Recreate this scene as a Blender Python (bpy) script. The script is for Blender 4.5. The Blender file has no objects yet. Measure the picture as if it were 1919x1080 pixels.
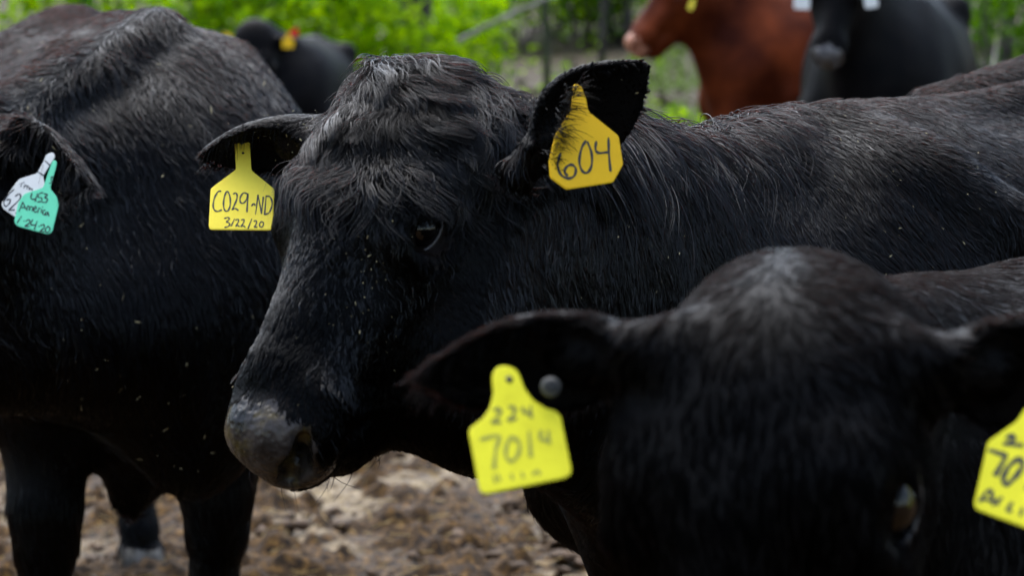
import bpy, math, random, time
import numpy as np
from mathutils import Vector, Matrix
T0 = time.time()
R = math.radians
SC = bpy.context.scene
COL = SC.collection

# ------------------------------------------------------------------ camera, world, sun, exposure
FPX = 4940.0                                   # focal length in photograph pixels (1919 wide)
PITCH = math.atan2(570.0, FPX)
CAM = np.array([0.0, 0.0, 1.5])
FWD = np.array([0.0, math.cos(PITCH), -math.sin(PITCH)])
UPV = np.array([0.0, math.sin(PITCH), math.cos(PITCH)])
RGT = np.array([1.0, 0.0, 0.0])
cd = bpy.data.cameras.new('camera')
cam = bpy.data.objects.new('camera', cd)
COL.objects.link(cam)
cam.location = CAM
cam.rotation_euler = (math.pi / 2 - PITCH, 0, 0)
cd.sensor_width = 36.0
cd.lens = FPX / 1919 * 36.0
cd.clip_start = 0.1
cd.clip_end = 3000
cd.dof.use_dof = True
cd.dof.focus_distance = 3.45
cd.dof.aperture_fstop = 5.6
cd.dof.aperture_blades = 7
SC.camera = cam

world = bpy.data.worlds.new('World')
SC.world = world
world.use_nodes = True
wn = world.node_tree
wn.nodes.clear()
sky = wn.nodes.new('ShaderNodeTexSky')
sky.sky_type = 'NISHITA'
sky.sun_disc = False
sky.sun_elevation = R(62)
sky.sun_rotation = R(-25)
sky.air_density = 1.0
sky.dust_density = 1.0
bg = wn.nodes.new('ShaderNodeBackground')
bg.inputs['Strength'].default_value = 0.10
wo = wn.nodes.new('ShaderNodeOutputWorld')
hsv = wn.nodes.new('ShaderNodeHueSaturation')     # thin even overcast: paler than a clear sky
hsv.inputs['Saturation'].default_value = 0.78
wn.links.new(sky.outputs[0], hsv.inputs['Color'])
wn.links.new(hsv.outputs[0], bg.inputs[0])
wn.links.new(bg.outputs[0], wo.inputs[0])
sl = bpy.data.lights.new('sun', 'SUN')
sl.energy = 1.35
sl.angle = R(85)
sl.color = (1.0, 0.98, 0.95)
sun = bpy.data.objects.new('sun', sl)
COL.objects.link(sun)
_el, _rot = R(62), R(-25)
_sd = Vector((math.sin(_rot) * math.cos(_el), math.cos(_rot) * math.cos(_el), math.sin(_el)))
sun.rotation_euler = _sd.to_track_quat('Z', 'Y').to_euler()
vs = SC.view_settings
vs.view_transform = 'Standard'
vs.look = 'None'
vs.exposure = 2.32
vs.gamma = 1.0
vs.use_curve_mapping = False
SC.cycles.use_denoising = True
SC.cycles.max_bounces = 8
SC.cycles.transparent_max_bounces = 8
try:
    SC.cycles_curves.shape = 'RIBBONS'
    SC.cycles_curves.subdivisions = 2
except Exception:
    pass


# ------------------------------------------------------------------ small helpers
def Q(px, py, d):
    """World point seen at photograph pixel (px, py) at depth d metres."""
    return CAM + d * (FWD + RGT * ((px - 959.5) / FPX) + UPV * ((540.0 - py) / FPX))


def CV(x, y, z):
    """Direction given as (right, up, towards the viewer)."""
    v = RGT * x + UPV * y - FWD * z
    return v / np.linalg.norm(v)


def pix(p):
    q = p - CAM
    d = q @ FWD
    return 959.5 + FPX * (q @ RGT) / d, 540.0 - FPX * (q @ UPV) / d, d


def nz(v):
    v = np.asarray(v, float)
    return v / (np.linalg.norm(v, axis=-1, keepdims=True) + 1e-12)


_rng = np.random.RandomState(11)
_NT = _rng.rand(48, 48, 48).astype(np.float32)


def noise3(p, scale, off=0.0):
    """Smooth value noise, -1..1."""
    q = np.asarray(p, float) * scale + off
    i = np.floor(q).astype(int)
    f = q - i
    f = f * f * (3 - 2 * f)
    r = 0
    for a in (0, 1):
        for b in (0, 1):
            for c in (0, 1):
                w = (f[..., 0] if a else 1 - f[..., 0]) * (f[..., 1] if b else 1 - f[..., 1]) * (f[..., 2] if c else 1 - f[..., 2])
                r = r + w * _NT[(i[..., 0] + a) % 48, (i[..., 1] + b) % 48, (i[..., 2] + c) % 48]
    return r * 2 - 1


def link(o, parent=None):
    COL.objects.link(o)
    if parent is not None:
        o.parent = parent
    return o


def tag(o, label=None, cat=None, group=None, kind=None):
    if label:
        o['label'] = label
    if cat:
        o['category'] = cat
    if group:
        o['group'] = group
    if kind:
        o['kind'] = kind
    return o


def mesh_obj(name, V, F, mats, parent=None, smooth=True, fmat=None):
    """V n x 3, F either an m x k array or a list of faces."""
    me = bpy.data.meshes.new(name)
    V = np.ascontiguousarray(V, np.float32)
    if isinstance(F, np.ndarray):
        k = F.shape[1]
        me.vertices.add(len(V))
        me.vertices.foreach_set('co', V.ravel())
        me.loops.add(F.size)
        me.loops.foreach_set('vertex_index', np.ascontiguousarray(F, np.int32).ravel())
        me.polygons.add(len(F))
        me.polygons.foreach_set('loop_start', np.arange(0, F.size, k, dtype=np.int32))
        me.update(calc_edges=True)
    else:
        me.from_pydata(V.tolist(), [], F)
    me.polygons.foreach_set('use_smooth', np.full(len(me.polygons), smooth))
    for m in (mats if isinstance(mats, (list, tuple)) else [mats]):
        me.materials.append(m)
    if fmat is not None:
        me.polygons.foreach_set('material_index', np.ascontiguousarray(fmat, np.int32))
    me.update()
    return link(bpy.data.objects.new(name, me), parent)


def empty(name, loc):
    o = bpy.data.objects.new(name, None)
    o.empty_display_size = 0.1
    o.location = loc
    return link(o)


def adopt(child, parent):
    """Parent child (built in world coordinates) under an un-rotated empty."""
    child.parent = parent
    child.location = Vector(child.location) - Vector(parent.location)
    return child


def tube(pts, rad, n=8, cap=True):
    pts = np.asarray(pts, float)
    rad = np.broadcast_to(np.asarray(rad, float), (len(pts),))
    t = nz(np.gradient(pts, axis=0))
    ref = np.array([0.31, 0.77, 0.55])
    V, F = [], []
    for i, p in enumerate(pts):
        a = nz(np.cross(t[i], ref))
        b = np.cross(t[i], a)
        for k in range(n):
            an = 2 * math.pi * k / n
            V.append(p + rad[i] * (a * math.cos(an) + b * math.sin(an)))
    for i in range(len(pts) - 1):
        for k in range(n):
            k2 = (k + 1) % n
            F.append((i * n + k, i * n + k2, (i + 1) * n + k2, (i + 1) * n + k))
    if cap:
        F.append(tuple(range(n))[::-1])
        F.append(tuple((len(pts) - 1) * n + k for k in range(n)))
    return np.array(V), F


# ------------------------------------------------------------------ materials
def new_mat(name):
    m = bpy.data.materials.new(name)
    m.use_nodes = True
    nt = m.node_tree
    return m, nt, nt.nodes['Principled BSDF']


def ramp(nt, src, stops):
    r = nt.nodes.new('ShaderNodeValToRGB')
    el = r.color_ramp.elements
    while len(el) < len(stops):
        el.new(0.5)
    for e, (p, c) in zip(el, stops):
        e.position = p
        e.color = (*c, 1)
    nt.links.new(src, r.inputs[0])
    return r.outputs[0]


def noise_tex(nt, scale, detail=5, rough=0.55, coord='Object', stretch=None):
    tc = nt.nodes.new('ShaderNodeTexCoord')
    n = nt.nodes.new('ShaderNodeTexNoise')
    n.inputs['Scale'].default_value = scale
    n.inputs['Detail'].default_value = detail
    n.inputs['Roughness'].default_value = rough
    src = tc.outputs[coord]
    if stretch:
        mp = nt.nodes.new('ShaderNodeMapping')
        mp.inputs['Scale'].default_value = stretch
        nt.links.new(src, mp.inputs[0])
        src = mp.outputs[0]
    nt.links.new(src, n.inputs['Vector'])
    return n.outputs[0]


def bump(nt, bs, src, strength, dist):
    b = nt.nodes.new('ShaderNodeBump')
    b.inputs['Strength'].default_value = strength
    b.inputs['Distance'].default_value = dist
    nt.links.new(src, b.inputs['Height'])
    nt.links.new(b.outputs[0], bs.inputs['Normal'])


def coat_mat(name, c0, c1, rough=0.5, spec=0.5, scale=9, bs_=0.35):
    m, nt, b = new_mat(name)
    nt.links.new(ramp(nt, noise_tex(nt, scale, 6), [(0.35, c0), (0.7, c1)]), b.inputs['Base Color'])
    b.inputs['Roughness'].default_value = rough
    b.inputs['Specular IOR Level'].default_value = spec
    bump(nt, b, noise_tex(nt, 160, 3, stretch=(1, 1, 0.25)), bs_, 0.004)
    return m


def hair_mat(name, mel_lo, mel_hi, red, rough, radial=0.4, ior=1.45):
    m = bpy.data.materials.new(name)
    m.use_nodes = True
    nt = m.node_tree
    nt.nodes.clear()
    h = nt.nodes.new('ShaderNodeBsdfHairPrincipled')
    h.parametrization = 'MELANIN'
    out = nt.nodes.new('ShaderNodeOutputMaterial')
    nt.links.new(h.outputs[0], out.inputs[0])
    hi = nt.nodes.new('ShaderNodeHairInfo')
    mr = nt.nodes.new('ShaderNodeMapRange')
    mr.inputs['To Min'].default_value = mel_lo
    mr.inputs['To Max'].default_value = mel_hi
    nt.links.new(hi.outputs['Random'], mr.inputs['Value'])
    nt.links.new(mr.outputs[0], h.inputs['Melanin'])
    h.inputs['Melanin Redness'].default_value = red
    h.inputs['Roughness'].default_value = rough
    h.inputs['Radial Roughness'].default_value = radial
    h.inputs['Random Roughness'].default_value = 0.3
    h.inputs['Coat'].default_value = 0.0
    h.inputs['IOR'].default_value = ior
    return m


def plain(name, col, rough=0.5, spec=0.5):
    m, nt, b = new_mat(name)
    b.inputs['Base Color'].default_value = (*col, 1)
    b.inputs['Roughness'].default_value = rough
    b.inputs['Specular IOR Level'].default_value = spec
    return m


def plastic(name, col, dirt, amt=0.5):
    m, nt, b = new_mat(name)
    c = ramp(nt, noise_tex(nt, 34, 8, 0.7), [(0.42, col), (0.60, tuple(a * (1 - amt * .35) + d * amt * .35 for a, d in zip(col, dirt))), (0.74, tuple(a * (1 - amt) + d * amt for a, d in zip(col, dirt)))])
    nt.links.new(c, b.inputs['Base Color'])
    b.inputs['Roughness'].default_value = 0.42
    b.inputs['Specular IOR Level'].default_value = 0.15
    return m


M = {}
M['coat'] = coat_mat('black_coat', (0.0022, 0.0022, 0.0026), (0.0040, 0.0038, 0.0040), 0.5, 0.05)
M['coat_brown'] = coat_mat('sun_bleached_black_coat', (0.0026, 0.0023, 0.0023), (0.0075, 0.0048, 0.0035), 0.48, 0.06, 6)
M['coat_far'] = coat_mat('smooth_black_coat', (0.003, 0.003, 0.0036), (0.006, 0.0055, 0.0055), 0.48, 0.03)
M['coat_red'] = coat_mat('red_coat', (0.034, 0.0050, 0.0012), (0.135, 0.026, 0.006), 0.5, 0.05, 4.0)
M['hair_face'] = hair_mat('wet_black_hair', 0.995, 1.0, 0.25, 0.13, 0.26, ior=1.18)
M['hair_body'] = hair_mat('short_black_hair', 0.98, 1.0, 0.35, 0.12, 0.24, ior=1.24)
M['hair_soft'] = hair_mat('dull_black_hair', 0.99, 1.0, 0.25, 0.28, ior=1.09)
M['hair_wet'] = hair_mat('wet_glinting_hair', 0.985, 1.0, 0.3, 0.11, 0.22, ior=1.345)
M['hoof'] = plain('hoof_horn', (0.10, 0.09, 0.075), 0.5)
M['ear_skin'] = coat_mat('dark_inner_ear_skin', (0.002, 0.0018, 0.0018), (0.004, 0.003, 0.0026), 0.8, 0.05)


def muzzle_mat(name, c0, c1, stain):
    m, nt, b = new_mat(name)
    base = ramp(nt, noise_tex(nt, 22, 6, .65), [(0.38, c0), (0.66, c1)])
    mx = nt.nodes.new('ShaderNodeMix')
    mx.data_type = 'RGBA'
    nt.links.new(ramp(nt, noise_tex(nt, 26, 4, 0.6), [(0.52, (0, 0, 0)), (0.66, (0.8, 0.8, 0.8))]), mx.inputs['Factor'])
    nt.links.new(base, mx.inputs[6])
    mx.inputs[7].default_value = (*stain, 1)
    nt.links.new(mx.outputs[2], b.inputs['Base Color'])
    nt.links.new(ramp(nt, noise_tex(nt, 60, 4), [(.3, (.12,) * 3), (.7, (.34,) * 3)]), b.inputs['Roughness'])
    b.inputs['Specular IOR Level'].default_value = .22
    v = nt.nodes.new('ShaderNodeTexVoronoi')
    v.inputs['Scale'].default_value = 150
    v.feature = 'SMOOTH_F1'
    tc = nt.nodes.new('ShaderNodeTexCoord')
    nt.links.new(tc.outputs['Object'], v.inputs['Vector'])
    bump(nt, b, v.outputs['Distance'], 0.5, 0.0035)
    return m


M['muzzle'] = muzzle_mat('wet_black_muzzle', (0.007, 0.006, 0.0055), (0.058, 0.049, 0.043), (0.075, 0.055, 0.013))
M['muzzle_red'] = muzzle_mat('pink_muzzle', (0.36, 0.15, 0.09), (0.48, 0.22, 0.14), (0.30, 0.12, 0.07))
M['muzzle_grey'] = muzzle_mat('grey_muzzle', (0.055, 0.052, 0.055), (0.13, 0.125, 0.125), (0.12, 0.11, 0.10))
M['nostril'] = plain('nostril_dark', (0.006, 0.004, 0.004), 0.5)


def eye_mat():
    m, nt, b = new_mat('dark_wet_eye')
    b.inputs['Base Color'].default_value = (0.003, 0.002, 0.0018, 1)
    b.inputs['Roughness'].default_value = 0.06
    b.inputs['Specular IOR Level'].default_value = .1
    b.inputs['Coat Weight'].default_value = .8
    b.inputs['Coat Roughness'].default_value = 0.03
    return m


M['eye'] = eye_mat()
M['iris'] = plain('brown_iris', (0.06, 0.022, 0.006), 0.15)
M['lid'] = plain('wet_eyelid_rim', (0.050, 0.045, 0.043), 0.25, 0.4)
M['yellow'] = plastic('yellow_tag_plastic', (0.95, 0.76, 0.07), (0.62, 0.40, 0.02), 0.35)
M['yellow_deep'] = plastic('deep_yellow_tag_plastic', (0.80, 0.47, 0.012), (0.5, 0.28, 0.01), 0.35)
M['lemon'] = plastic('lemon_tag_plastic', (0.78, 0.72, 0.03), (0.50, 0.44, 0.015), 0.6)
M['mint'] = plastic('mint_tag_plastic', (0.16, 0.70, 0.42), (0.12, 0.5, 0.3), 0.4)
M['white'] = plastic('white_tag_plastic', (0.72, 0.72, 0.68), (0.5, 0.48, 0.44), 0.5)
M['red_tag'] = plastic('red_tag_plastic', (0.62, 0.012, 0.012), (0.4, 0.01, 0.01))
M['ink'] = plain('black_marker_ink', (0.010, 0.010, 0.011), 0.45)
M['ink_faded'] = plain('faded_marker_ink', (0.30, 0.29, 0.02), 0.5)
M['ink_soft'] = plain('half_faded_marker_ink', (0.19, 0.18, 0.018), 0.5)
M['chaff'] = plastic('dry_chaff', (0.30, 0.26, 0.15), (0.16, 0.12, 0.05), 0.9)


# ------------------------------------------------------------------ implicit modelling: local smooth unions + surface nets
def axis(lo, hi, coarse, flo=None, fhi=None, fine=None):
    out, x, h = [lo], lo, coarse
    while x < hi:
        h = coarse
        if fine:
            gap = max(flo - x, x - fhi, 0)
            h = min(coarse, fine + gap * 0.35)
            if x < flo and x + h > flo + 0.3 * h:
                h = max(fine, flo - x)
        x += h
        out.append(x)
    return np.array(out)


class Field:
    def __init__(s, X, Y, Z):
        s.X, s.Y, s.Z = X, Y, Z
        s.g = np.full((len(X), len(Y), len(Z)), 1.0, np.float32)

    def box(s, lo, hi):
        sl = []
        for A, l, h in zip((s.X, s.Y, s.Z), lo, hi):
            i, j = np.searchsorted(A, l) - 1, np.searchsorted(A, h) + 1
            i, j = max(i, 0), min(j, len(A))
            if j - i < 1:
                return None
            sl.append(slice(i, j))
        return tuple(sl)

    def apply(s, fn, lo, hi, k, cut=False):
        pad = k + 0.06
        sl = s.box(np.asarray(lo) - pad, np.asarray(hi) + pad)
        if sl is None:
            return
        x = s.X[sl[0]][:, None, None].astype(np.float32)
        y = s.Y[sl[1]][None, :, None].astype(np.float32)
        z = s.Z[sl[2]][None, None, :].astype(np.float32)
        d = fn(x, y, z)
        a = s.g[sl]
        if cut:
            d = -d
            h = np.maximum(k - np.abs(a - d), 0)
            s.g[sl] = np.maximum(a, d) + h * h / (4 * k)
        else:
            h = np.maximum(k - np.abs(a - d), 0)
            s.g[sl] = np.minimum(a, d) - h * h / (4 * k)

    def cap(s, a, b, ra, rb, side=None, ratio=1.0, k=0.05, cut=False):
        a, b = np.asarray(a, float), np.asarray(b, float)
        ab = b - a
        L2 = max(float(ab @ ab), 1e-9)
        rm = max(ra, rb) * max(1, ratio)

        def fn(x, y, z):
            x, y, z = x - a[0], y - a[1], z - a[2]
            t = np.clip((x * ab[0] + y * ab[1] + z * ab[2]) / L2, 0, 1)
            x, y, z = x - t * ab[0], y - t * ab[1], z - t * ab[2]
            l2 = x * x + y * y + z * z
            if side is not None:
                c = x * side[0] + y * side[1] + z * side[2]
                l2 = l2 + c * c * (1 / ratio ** 2 - 1)
            return ((np.sqrt(np.maximum(l2, 0)) - (ra + (rb - ra) * t)) * min(1, ratio)).astype(np.float32)
        s.apply(fn, np.minimum(a, b) - rm, np.maximum(a, b) + rm, k, cut)

    def ear(s, base, tip, opening, width, cup=0.03, thick=0.006, k=0.02, blunt=0.75, stem=0.028):
        base, tip = np.asarray(base, float), np.asarray(tip, float)
        ln = float(np.linalg.norm(tip - base))
        a = (tip - base) / ln
        c = nz(np.asarray(opening) - a * (np.asarray(opening) @ a))
        b = np.cross(c, a)

        def fn(x, y, z):
            x, y, z = x - base[0], y - base[1], z - base[2]
            u = (x * a[0] + y * a[1] + z * a[2]) / ln
            w = x * b[0] + y * b[1] + z * b[2]
            n = x * c[0] + y * c[1] + z * c[2]
            uc = np.clip(u, 0.0, 1.0)
            W = width / 2 * (np.sin(math.pi * np.clip(uc, 0.02, 0.99) ** blunt) ** 0.75 * 0.86 + 0.14 * (1 - uc))
            r = np.clip(w / np.maximum(W, 0.004), -1.3, 1.3)
            mid = -cup * (1 - r * r) * (1 - 0.5 * uc) + 0.02 * uc * uc
            th = thick * (1.25 - 0.45 * uc)
            d1 = np.abs(n - mid) * 0.75 - th
            d2 = np.abs(w) - W
            d3 = np.maximum(u - 1, -u) * ln
            return np.maximum(np.maximum(d1, d2 * 0.7), d3).astype(np.float32)
        ext = abs(a) * 0 + width * 0.6 + 0.03
        s.apply(fn, np.minimum(base, tip) - ext, np.maximum(base, tip) + ext, k)
        s.cap(base - a * 0.035, base + a * ln * 0.22, stem * 1.1, stem * 0.7, k=0.03)
        return dict(base=base, a=a, b=b, c=c, ln=ln, width=width, cup=cup)

    def mesh(s):
        g = s.g
        S = g < 0
        nx, ny, nzz = g.shape
        c = S[:-1, :-1, :-1].astype(np.int8)
        cnt = np.zeros((nx - 1, ny - 1, nzz - 1), np.int8)
        for dx in (0, 1):
            for dy in (0, 1):
                for dz in (0, 1):
                    cnt += S[dx:nx - 1 + dx, dy:ny - 1 + dy, dz:nzz - 1 + dz]
        act = (cnt > 0) & (cnt < 8)
        ci = np.argwhere(act)
        idx = np.full(act.shape, -1, np.int32)
        idx[act] = np.arange(len(ci))
        acc = np.zeros((len(ci), 3))
        num = np.zeros(len(ci))
        A = (s.X, s.Y, s.Z)
        cor = [(0, 0, 0), (1, 0, 0), (0, 1, 0), (1, 1, 0), (0, 0, 1), (1, 0, 1), (0, 1, 1), (1, 1, 1)]
        val, pos = [], []
        for o in cor:
            j = ci + np.array(o)
            val.append(g[j[:, 0], j[:, 1], j[:, 2]].astype(float))
            pos.append(np.stack([A[q][j[:, q]] for q in range(3)], 1))
        for i in range(8):
            for q in range(3):
                if not cor[i][q]:
                    j = i + (1 << q)
                    m = (val[i] < 0) != (val[j] < 0)
                    t = (val[i] / (val[i] - val[j] + 1e-12))[m][:, None]
                    acc[m] += pos[i][m] + t * (pos[j][m] - pos[i][m])
                    num[m] += 1
        V = acc / num[:, None]
        quads = []
        for q in range(3):
            lo = [slice(1, -1)] * 3
            hi = [slice(1, -1)] * 3
            lo[q], hi[q] = slice(0, -1), slice(1, None)
            s0, s1 = S[tuple(lo)], S[tuple(hi)]
            e = np.argwhere(s0 != s1)
            inside = s0[tuple(e.T)]
            b = e.copy()
            for r in range(3):
                if r != q:
                    b[:, r] += 1
            r1, r2 = (q + 1) % 3, (q + 2) % 3
            qd = []
            for o1, o2 in ((-1, -1), (0, -1), (0, 0), (-1, 0)):
                j = b.copy()
                j[:, r1] += o1
                j[:, r2] += o2
                qd.append(idx[j[:, 0], j[:, 1], j[:, 2]])
            qd = np.stack(qd, 1)
            qd[~inside] = qd[~inside][:, ::-1]
            quads.append(qd)
        F = np.concatenate(quads)
        F = F[(F >= 0).all(1)]
        # light smoothing
        for it in range(2):
            su = np.zeros_like(V)
            n = np.zeros(len(V))
            for k in range(4):
                np.add.at(su, F[:, k], V[F[:, (k + 1) % 4]] + V[F[:, (k + 3) % 4]])
                np.add.at(n, F[:, k], 2)
            V = V * 0.55 + 0.45 * su / np.maximum(n, 1)[:, None]
        return V, F


def vnormals(V, F):
    n = np.cross(V[F[:, 2]] - V[F[:, 0]], V[F[:, 3]] - V[F[:, 1]])
    N = np.zeros_like(V)
    for k in range(4):
        np.add.at(N, F[:, k], n)
    return nz(N)


class Frame:
    """Local coordinates: x (forward / across), y, z with an origin and scale."""
    def __init__(s, o, ex, ey, ez, sc=1.0):
        s.o, s.ex, s.ey, s.ez, s.s = np.asarray(o, float), ex, ey, ez, sc

    def __call__(s, x, y, z):
        return s.o + s.s * (x * s.ex + y * s.ey + z * s.ez)

    def inv(s, p):
        q = (p - s.o) / s.s
        return q @ s.ex, q @ s.ey, q @ s.ez


def head_frame(o, w, u, sc=1.0):
    """u = the animal's left, w = towards the nose; v = forehead normal."""
    w = nz(w)
    u = nz(u - w * (u @ w))
    v = np.cross(w, u)
    return Frame(o, u, v, w, sc)


def add_head(f, H, poll=1.0, pw=0.0):
    s = H.s
    U = H.ex
    # cranium, forehead, nasal bridge
    f.cap(H(0, -.080, .060 + pw * .5), H(0, -.085, .17), .072 * s, .088 * s, U, 1.12, k=.05 * s)
    f.cap(H(0, -.055, .012 + pw), H(0, -.060, .05 + pw), .042 * s * poll, .060 * s, U, 1.15, k=.045 * s)
    f.cap(H(0, -.054, .060 + pw * .7), H(0, -.060, .135), .074 * s, .080 * s, U, .95, k=.05 * s)
    f.cap(H(0, -.078, .18), H(0, -.070, .40), .082 * s, .056 * s, U, .92, k=.06 * s)
    f.cap(H(0, -.010, .19), H(0, -.020, .38), .030 * s, .024 * s, U, 1.1, k=.05 * s)
    # jaw and cheeks
    f.cap(H(0, -.170, .10), H(0, -.140, .39), .085 * s, .054 * s, U, .84, k=.06 * s)
    for q in (-1, 1):
        f.cap(H(q * .045, -.135, .09), H(q * .040, -.120, .25), .075 * s, .050 * s, U, .72, k=.05 * s)
        f.cap(H(q * .042, -.038, .080 + pw * .4), H(q * .060, -.034, .145), .042 * s, .044 * s, k=.05 * s)
        f.cap(H(q * .070, -.022, .150), H(q * .088, -.032, .192), .034 * s, .030 * s, k=.035 * s)     # brow
        f.cap(H(q * .062, -.075, .235), H(q * .045, -.075, .34), .030 * s, .022 * s, k=.05 * s)       # facial crest
        f.cap(H(q * .040, -.066, .425), H(q * .046, -.072, .455), .030 * s, .027 * s, k=.03 * s)      # nostril wing
    # muzzle, lips, chin
    f.cap(H(0, -.070, .415), H(0, -.078, .468), .056 * s, .052 * s, U, 1.22, k=.045 * s)
    f.cap(H(-.018, -.048, .470), H(.018, -.048, .470), .034 * s, .034 * s, k=.025 * s)
    f.cap(H(0, -.105, .40), H(0, -.110, .472), .044 * s, .040 * s, U, 1.30, k=.03 * s)
    f.cap(H(0, -.160, .35), H(0, -.160, .425), .048 * s, .044 * s, U, 1.10, k=.025 * s)


def add_face(f, H):
    s = H.s
    for q in (-1, 1):
        f.cap(H(q * .062, -.125, .452), H(q * .058, -.124, .35), .0075 * s, .005 * s, k=.010 * s, cut=True)
        f.cap(H(q * .024, -.094, .510), H(q * .044, -.076, .500), .0130 * s, .0180 * s, k=.008 * s, cut=True)
        f.cap(H(q * .040, -.078, .500), H(q * .030, -.085, .440), .0180 * s, .0110 * s, k=.006 * s, cut=True)
        f.cap(H(q * .046, -.074, .500), H(q * .060, -.052, .474), .0170 * s, .0110 * s, k=.008 * s, cut=True)
        # eye socket and lids
        e = eye_pos(H, q)
        out = eye_out(H, q)
        f.cap(e + out * .008 * s, e + out * .040 * s, .0265 * s, .034 * s, k=.008 * s, cut=True)
        for sgn, rr, th in ((1, .0238, .0075), (-1, .0246, .0050)):
            pts = lid_pts(H, q, sgn, rr, 0.009)
            for a, b in zip(pts[:-1], pts[1:]):
                f.cap(a, b, th * s, th * s, k=.006 * s)


def eye_pos(H, q):
    return H(q * .099, -.047, getattr(H, 'eye_w', .173))


def eye_out(H, q):
    return nz(q * .90 * H.ex + .34 * H.ey + .18 * H.ez)


def lid_pts(H, q, sgn, rr, lift, n=9, a0=0.06, a1=0.94):
    e, out = eye_pos(H, q), eye_out(H, q)
    along = nz(H.ez - out * (H.ez @ out))          # towards the nose
    upv = np.cross(along, out) * (1 if np.cross(along, out) @ H.ey > 0 else -1)
    pts = []
    for i in range(n):
        t = a0 + (a1 - a0) * i / (n - 1)
        an = math.pi * t
        pts.append(e + H.s * (out * (lift + .004 * math.sin(an)) + along * rr * 1.30 * math.cos(an) + sgn * upv * rr * .80 * math.sin(an)))
    return pts


def add_body(f, B, opt):
    s = B.s
    Y = B.ey
    kn = opt.get('knee', .40)
    lw = opt.get('legw', 1.0) * s
    f.cap(B(-.12, 0, .92), B(-.88, 0, .93), .365 * s, .365 * s, Y, opt.get('belly', .92), k=.10 * s)
    f.cap(B(.14, 0, .91), B(-.2, 0, .93), .32 * s, .345 * s, Y, .78, k=.12 * s)
    f.cap(B(.10, 0, 1.215), B(-.22, 0, 1.225), .075 * s, .075 * s, k=.10 * s)
    f.cap(B(-.15, 0, 1.245), B(-1.15, 0, 1.265), .045 * s, .045 * s, k=.07 * s)
    f.cap(B(-1.02, 0, 1.02), B(-1.34, 0, 1.02), .29 * s, .24 * s, Y, .92, k=.10 * s)
    f.cap(B(-1.15, 0, 1.25), B(-1.46, 0, 1.20), .05 * s, .035 * s, k=.06 * s)
    br = opt.get('brisket', 0)
    f.cap(B(.26 + br, 0, .72), B(.34 + br, 0, .66), .17 * s, .12 * s, Y, .75, k=.10 * s)
    for q in (-1, 1):
        f.cap(B(-1.0, q * .235, 1.215), B(-1.04, q * .24, 1.20), .065 * s, .065 * s, k=.08 * s)
        f.cap(B(-1.42, q * .12, 1.10), B(-1.44, q * .12, 1.08), .055 * s, .055 * s, k=.06 * s)
        f.cap(B(-.02, q * .14, 1.18), B(.20, q * .235, .80), .085 * s, .125 * s, Y, .62, k=.07 * s)
        f.cap(B(-.10, q * .20, 1.05), B(.02, q * .24, .76), .10 * s, .12 * s, Y, .6, k=.07 * s)
        lo = opt.get('legs', {}).get(q, (0, 0))
        fx, fy = lo
        f.cap(B(.12, q * .20, .78), B(.06 + fx * .3, q * .18 + fy * .4, kn + .22), .13 * lw, .088 * lw, k=.06 * s)
        f.cap(B(.06 + fx * .3, q * .18 + fy * .4, kn + .23), B(.08 + fx * .7, q * .165 + fy * .8, kn + .03), .086 * lw, .054 * lw, k=.04 * s)
        f.cap(B(.088 + fx * .7, q * .165 + fy * .8, kn + .02), B(.088 + fx * .7, q * .165 + fy * .8, kn - .03), .056 * lw, .052 * lw, k=.03 * s)
        f.cap(B(.08 + fx * .7, q * .165 + fy * .8, kn - .05), B(.07 + fx, q * .165 + fy, .14), .043 * lw, .037 * lw, k=.03 * s)
        f.cap(B(.072 + fx, q * .165 + fy, .115), B(.085 + fx, q * .165 + fy, .10), .047 * s, .047 * s, k=.02 * s)
        for h in (-1, 1):
            f.cap(B(.10 + fx, q * .165 + fy + h * .022, .055), B(.135 + fx, q * .165 + fy + h * .024, .028), .034 * s, .030 * s, k=.008 * s)
        hx, hy = opt.get('hind', {}).get(q, (0, 0))
        f.cap(B(-1.16, q * .17, .95), B(-1.08 + hx * .2, q * .22, .70), .20 * s, .135 * s, Y, .62, k=.08 * s)
        f.cap(B(-1.10 + hx * .3, q * .21, .70), B(-1.36 + hx * .7, q * .19 + hy * .7, .51), .125 * s, .060 * s, k=.05 * s)
        f.cap(B(-1.375 + hx * .7, q * .19 + hy * .7, .50), B(-1.37 + hx * .7, q * .19 + hy * .7, .45), .056 * s, .048 * s, k=.03 * s)
        f.cap(B(-1.365 + hx * .7, q * .19 + hy * .7, .46), B(-1.33 + hx, q * .19 + hy, .14), .044 * s, .038 * s, k=.03 * s)
        f.cap(B(-1.325 + hx, q * .19 + hy, .115), B(-1.31 + hx, q * .19 + hy, .10), .046 * s, .046 * s, k=.02 * s)
        for h in (-1, 1):
            f.cap(B(-1.30 + hx, q * .19 + hy + h * .022, .055), B(-1.265 + hx, q * .19 + hy + h * .024, .028), .034 * s, .030 * s, k=.008 * s)
    f.cap(B(-1.47, 0, 1.20), B(-1.52, 0, .95), .032 * s, .026 * s, k=.04 * s)
    f.cap(B(-1.52, 0, .95), B(-1.51, 0, .55), .026 * s, .016 * s, k=.02 * s)
    f.cap(B(-1.51, 0, .58), B(-1.50, 0, .36), .030 * s, .040 * s, k=.03 * s)


def body_frame(top, fwd, rel=1.30):
    """Top = a world point at the withers; the animal stands on z = 0."""
    fx, fy = nz(np.array(fwd, float))
    return Frame(np.array([top[0], top[1], 0.0]), np.array([fx, fy, 0.]), np.array([-fy, fx, 0.]), np.array([0, 0, 1.]), top[2] / rel)


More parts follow.
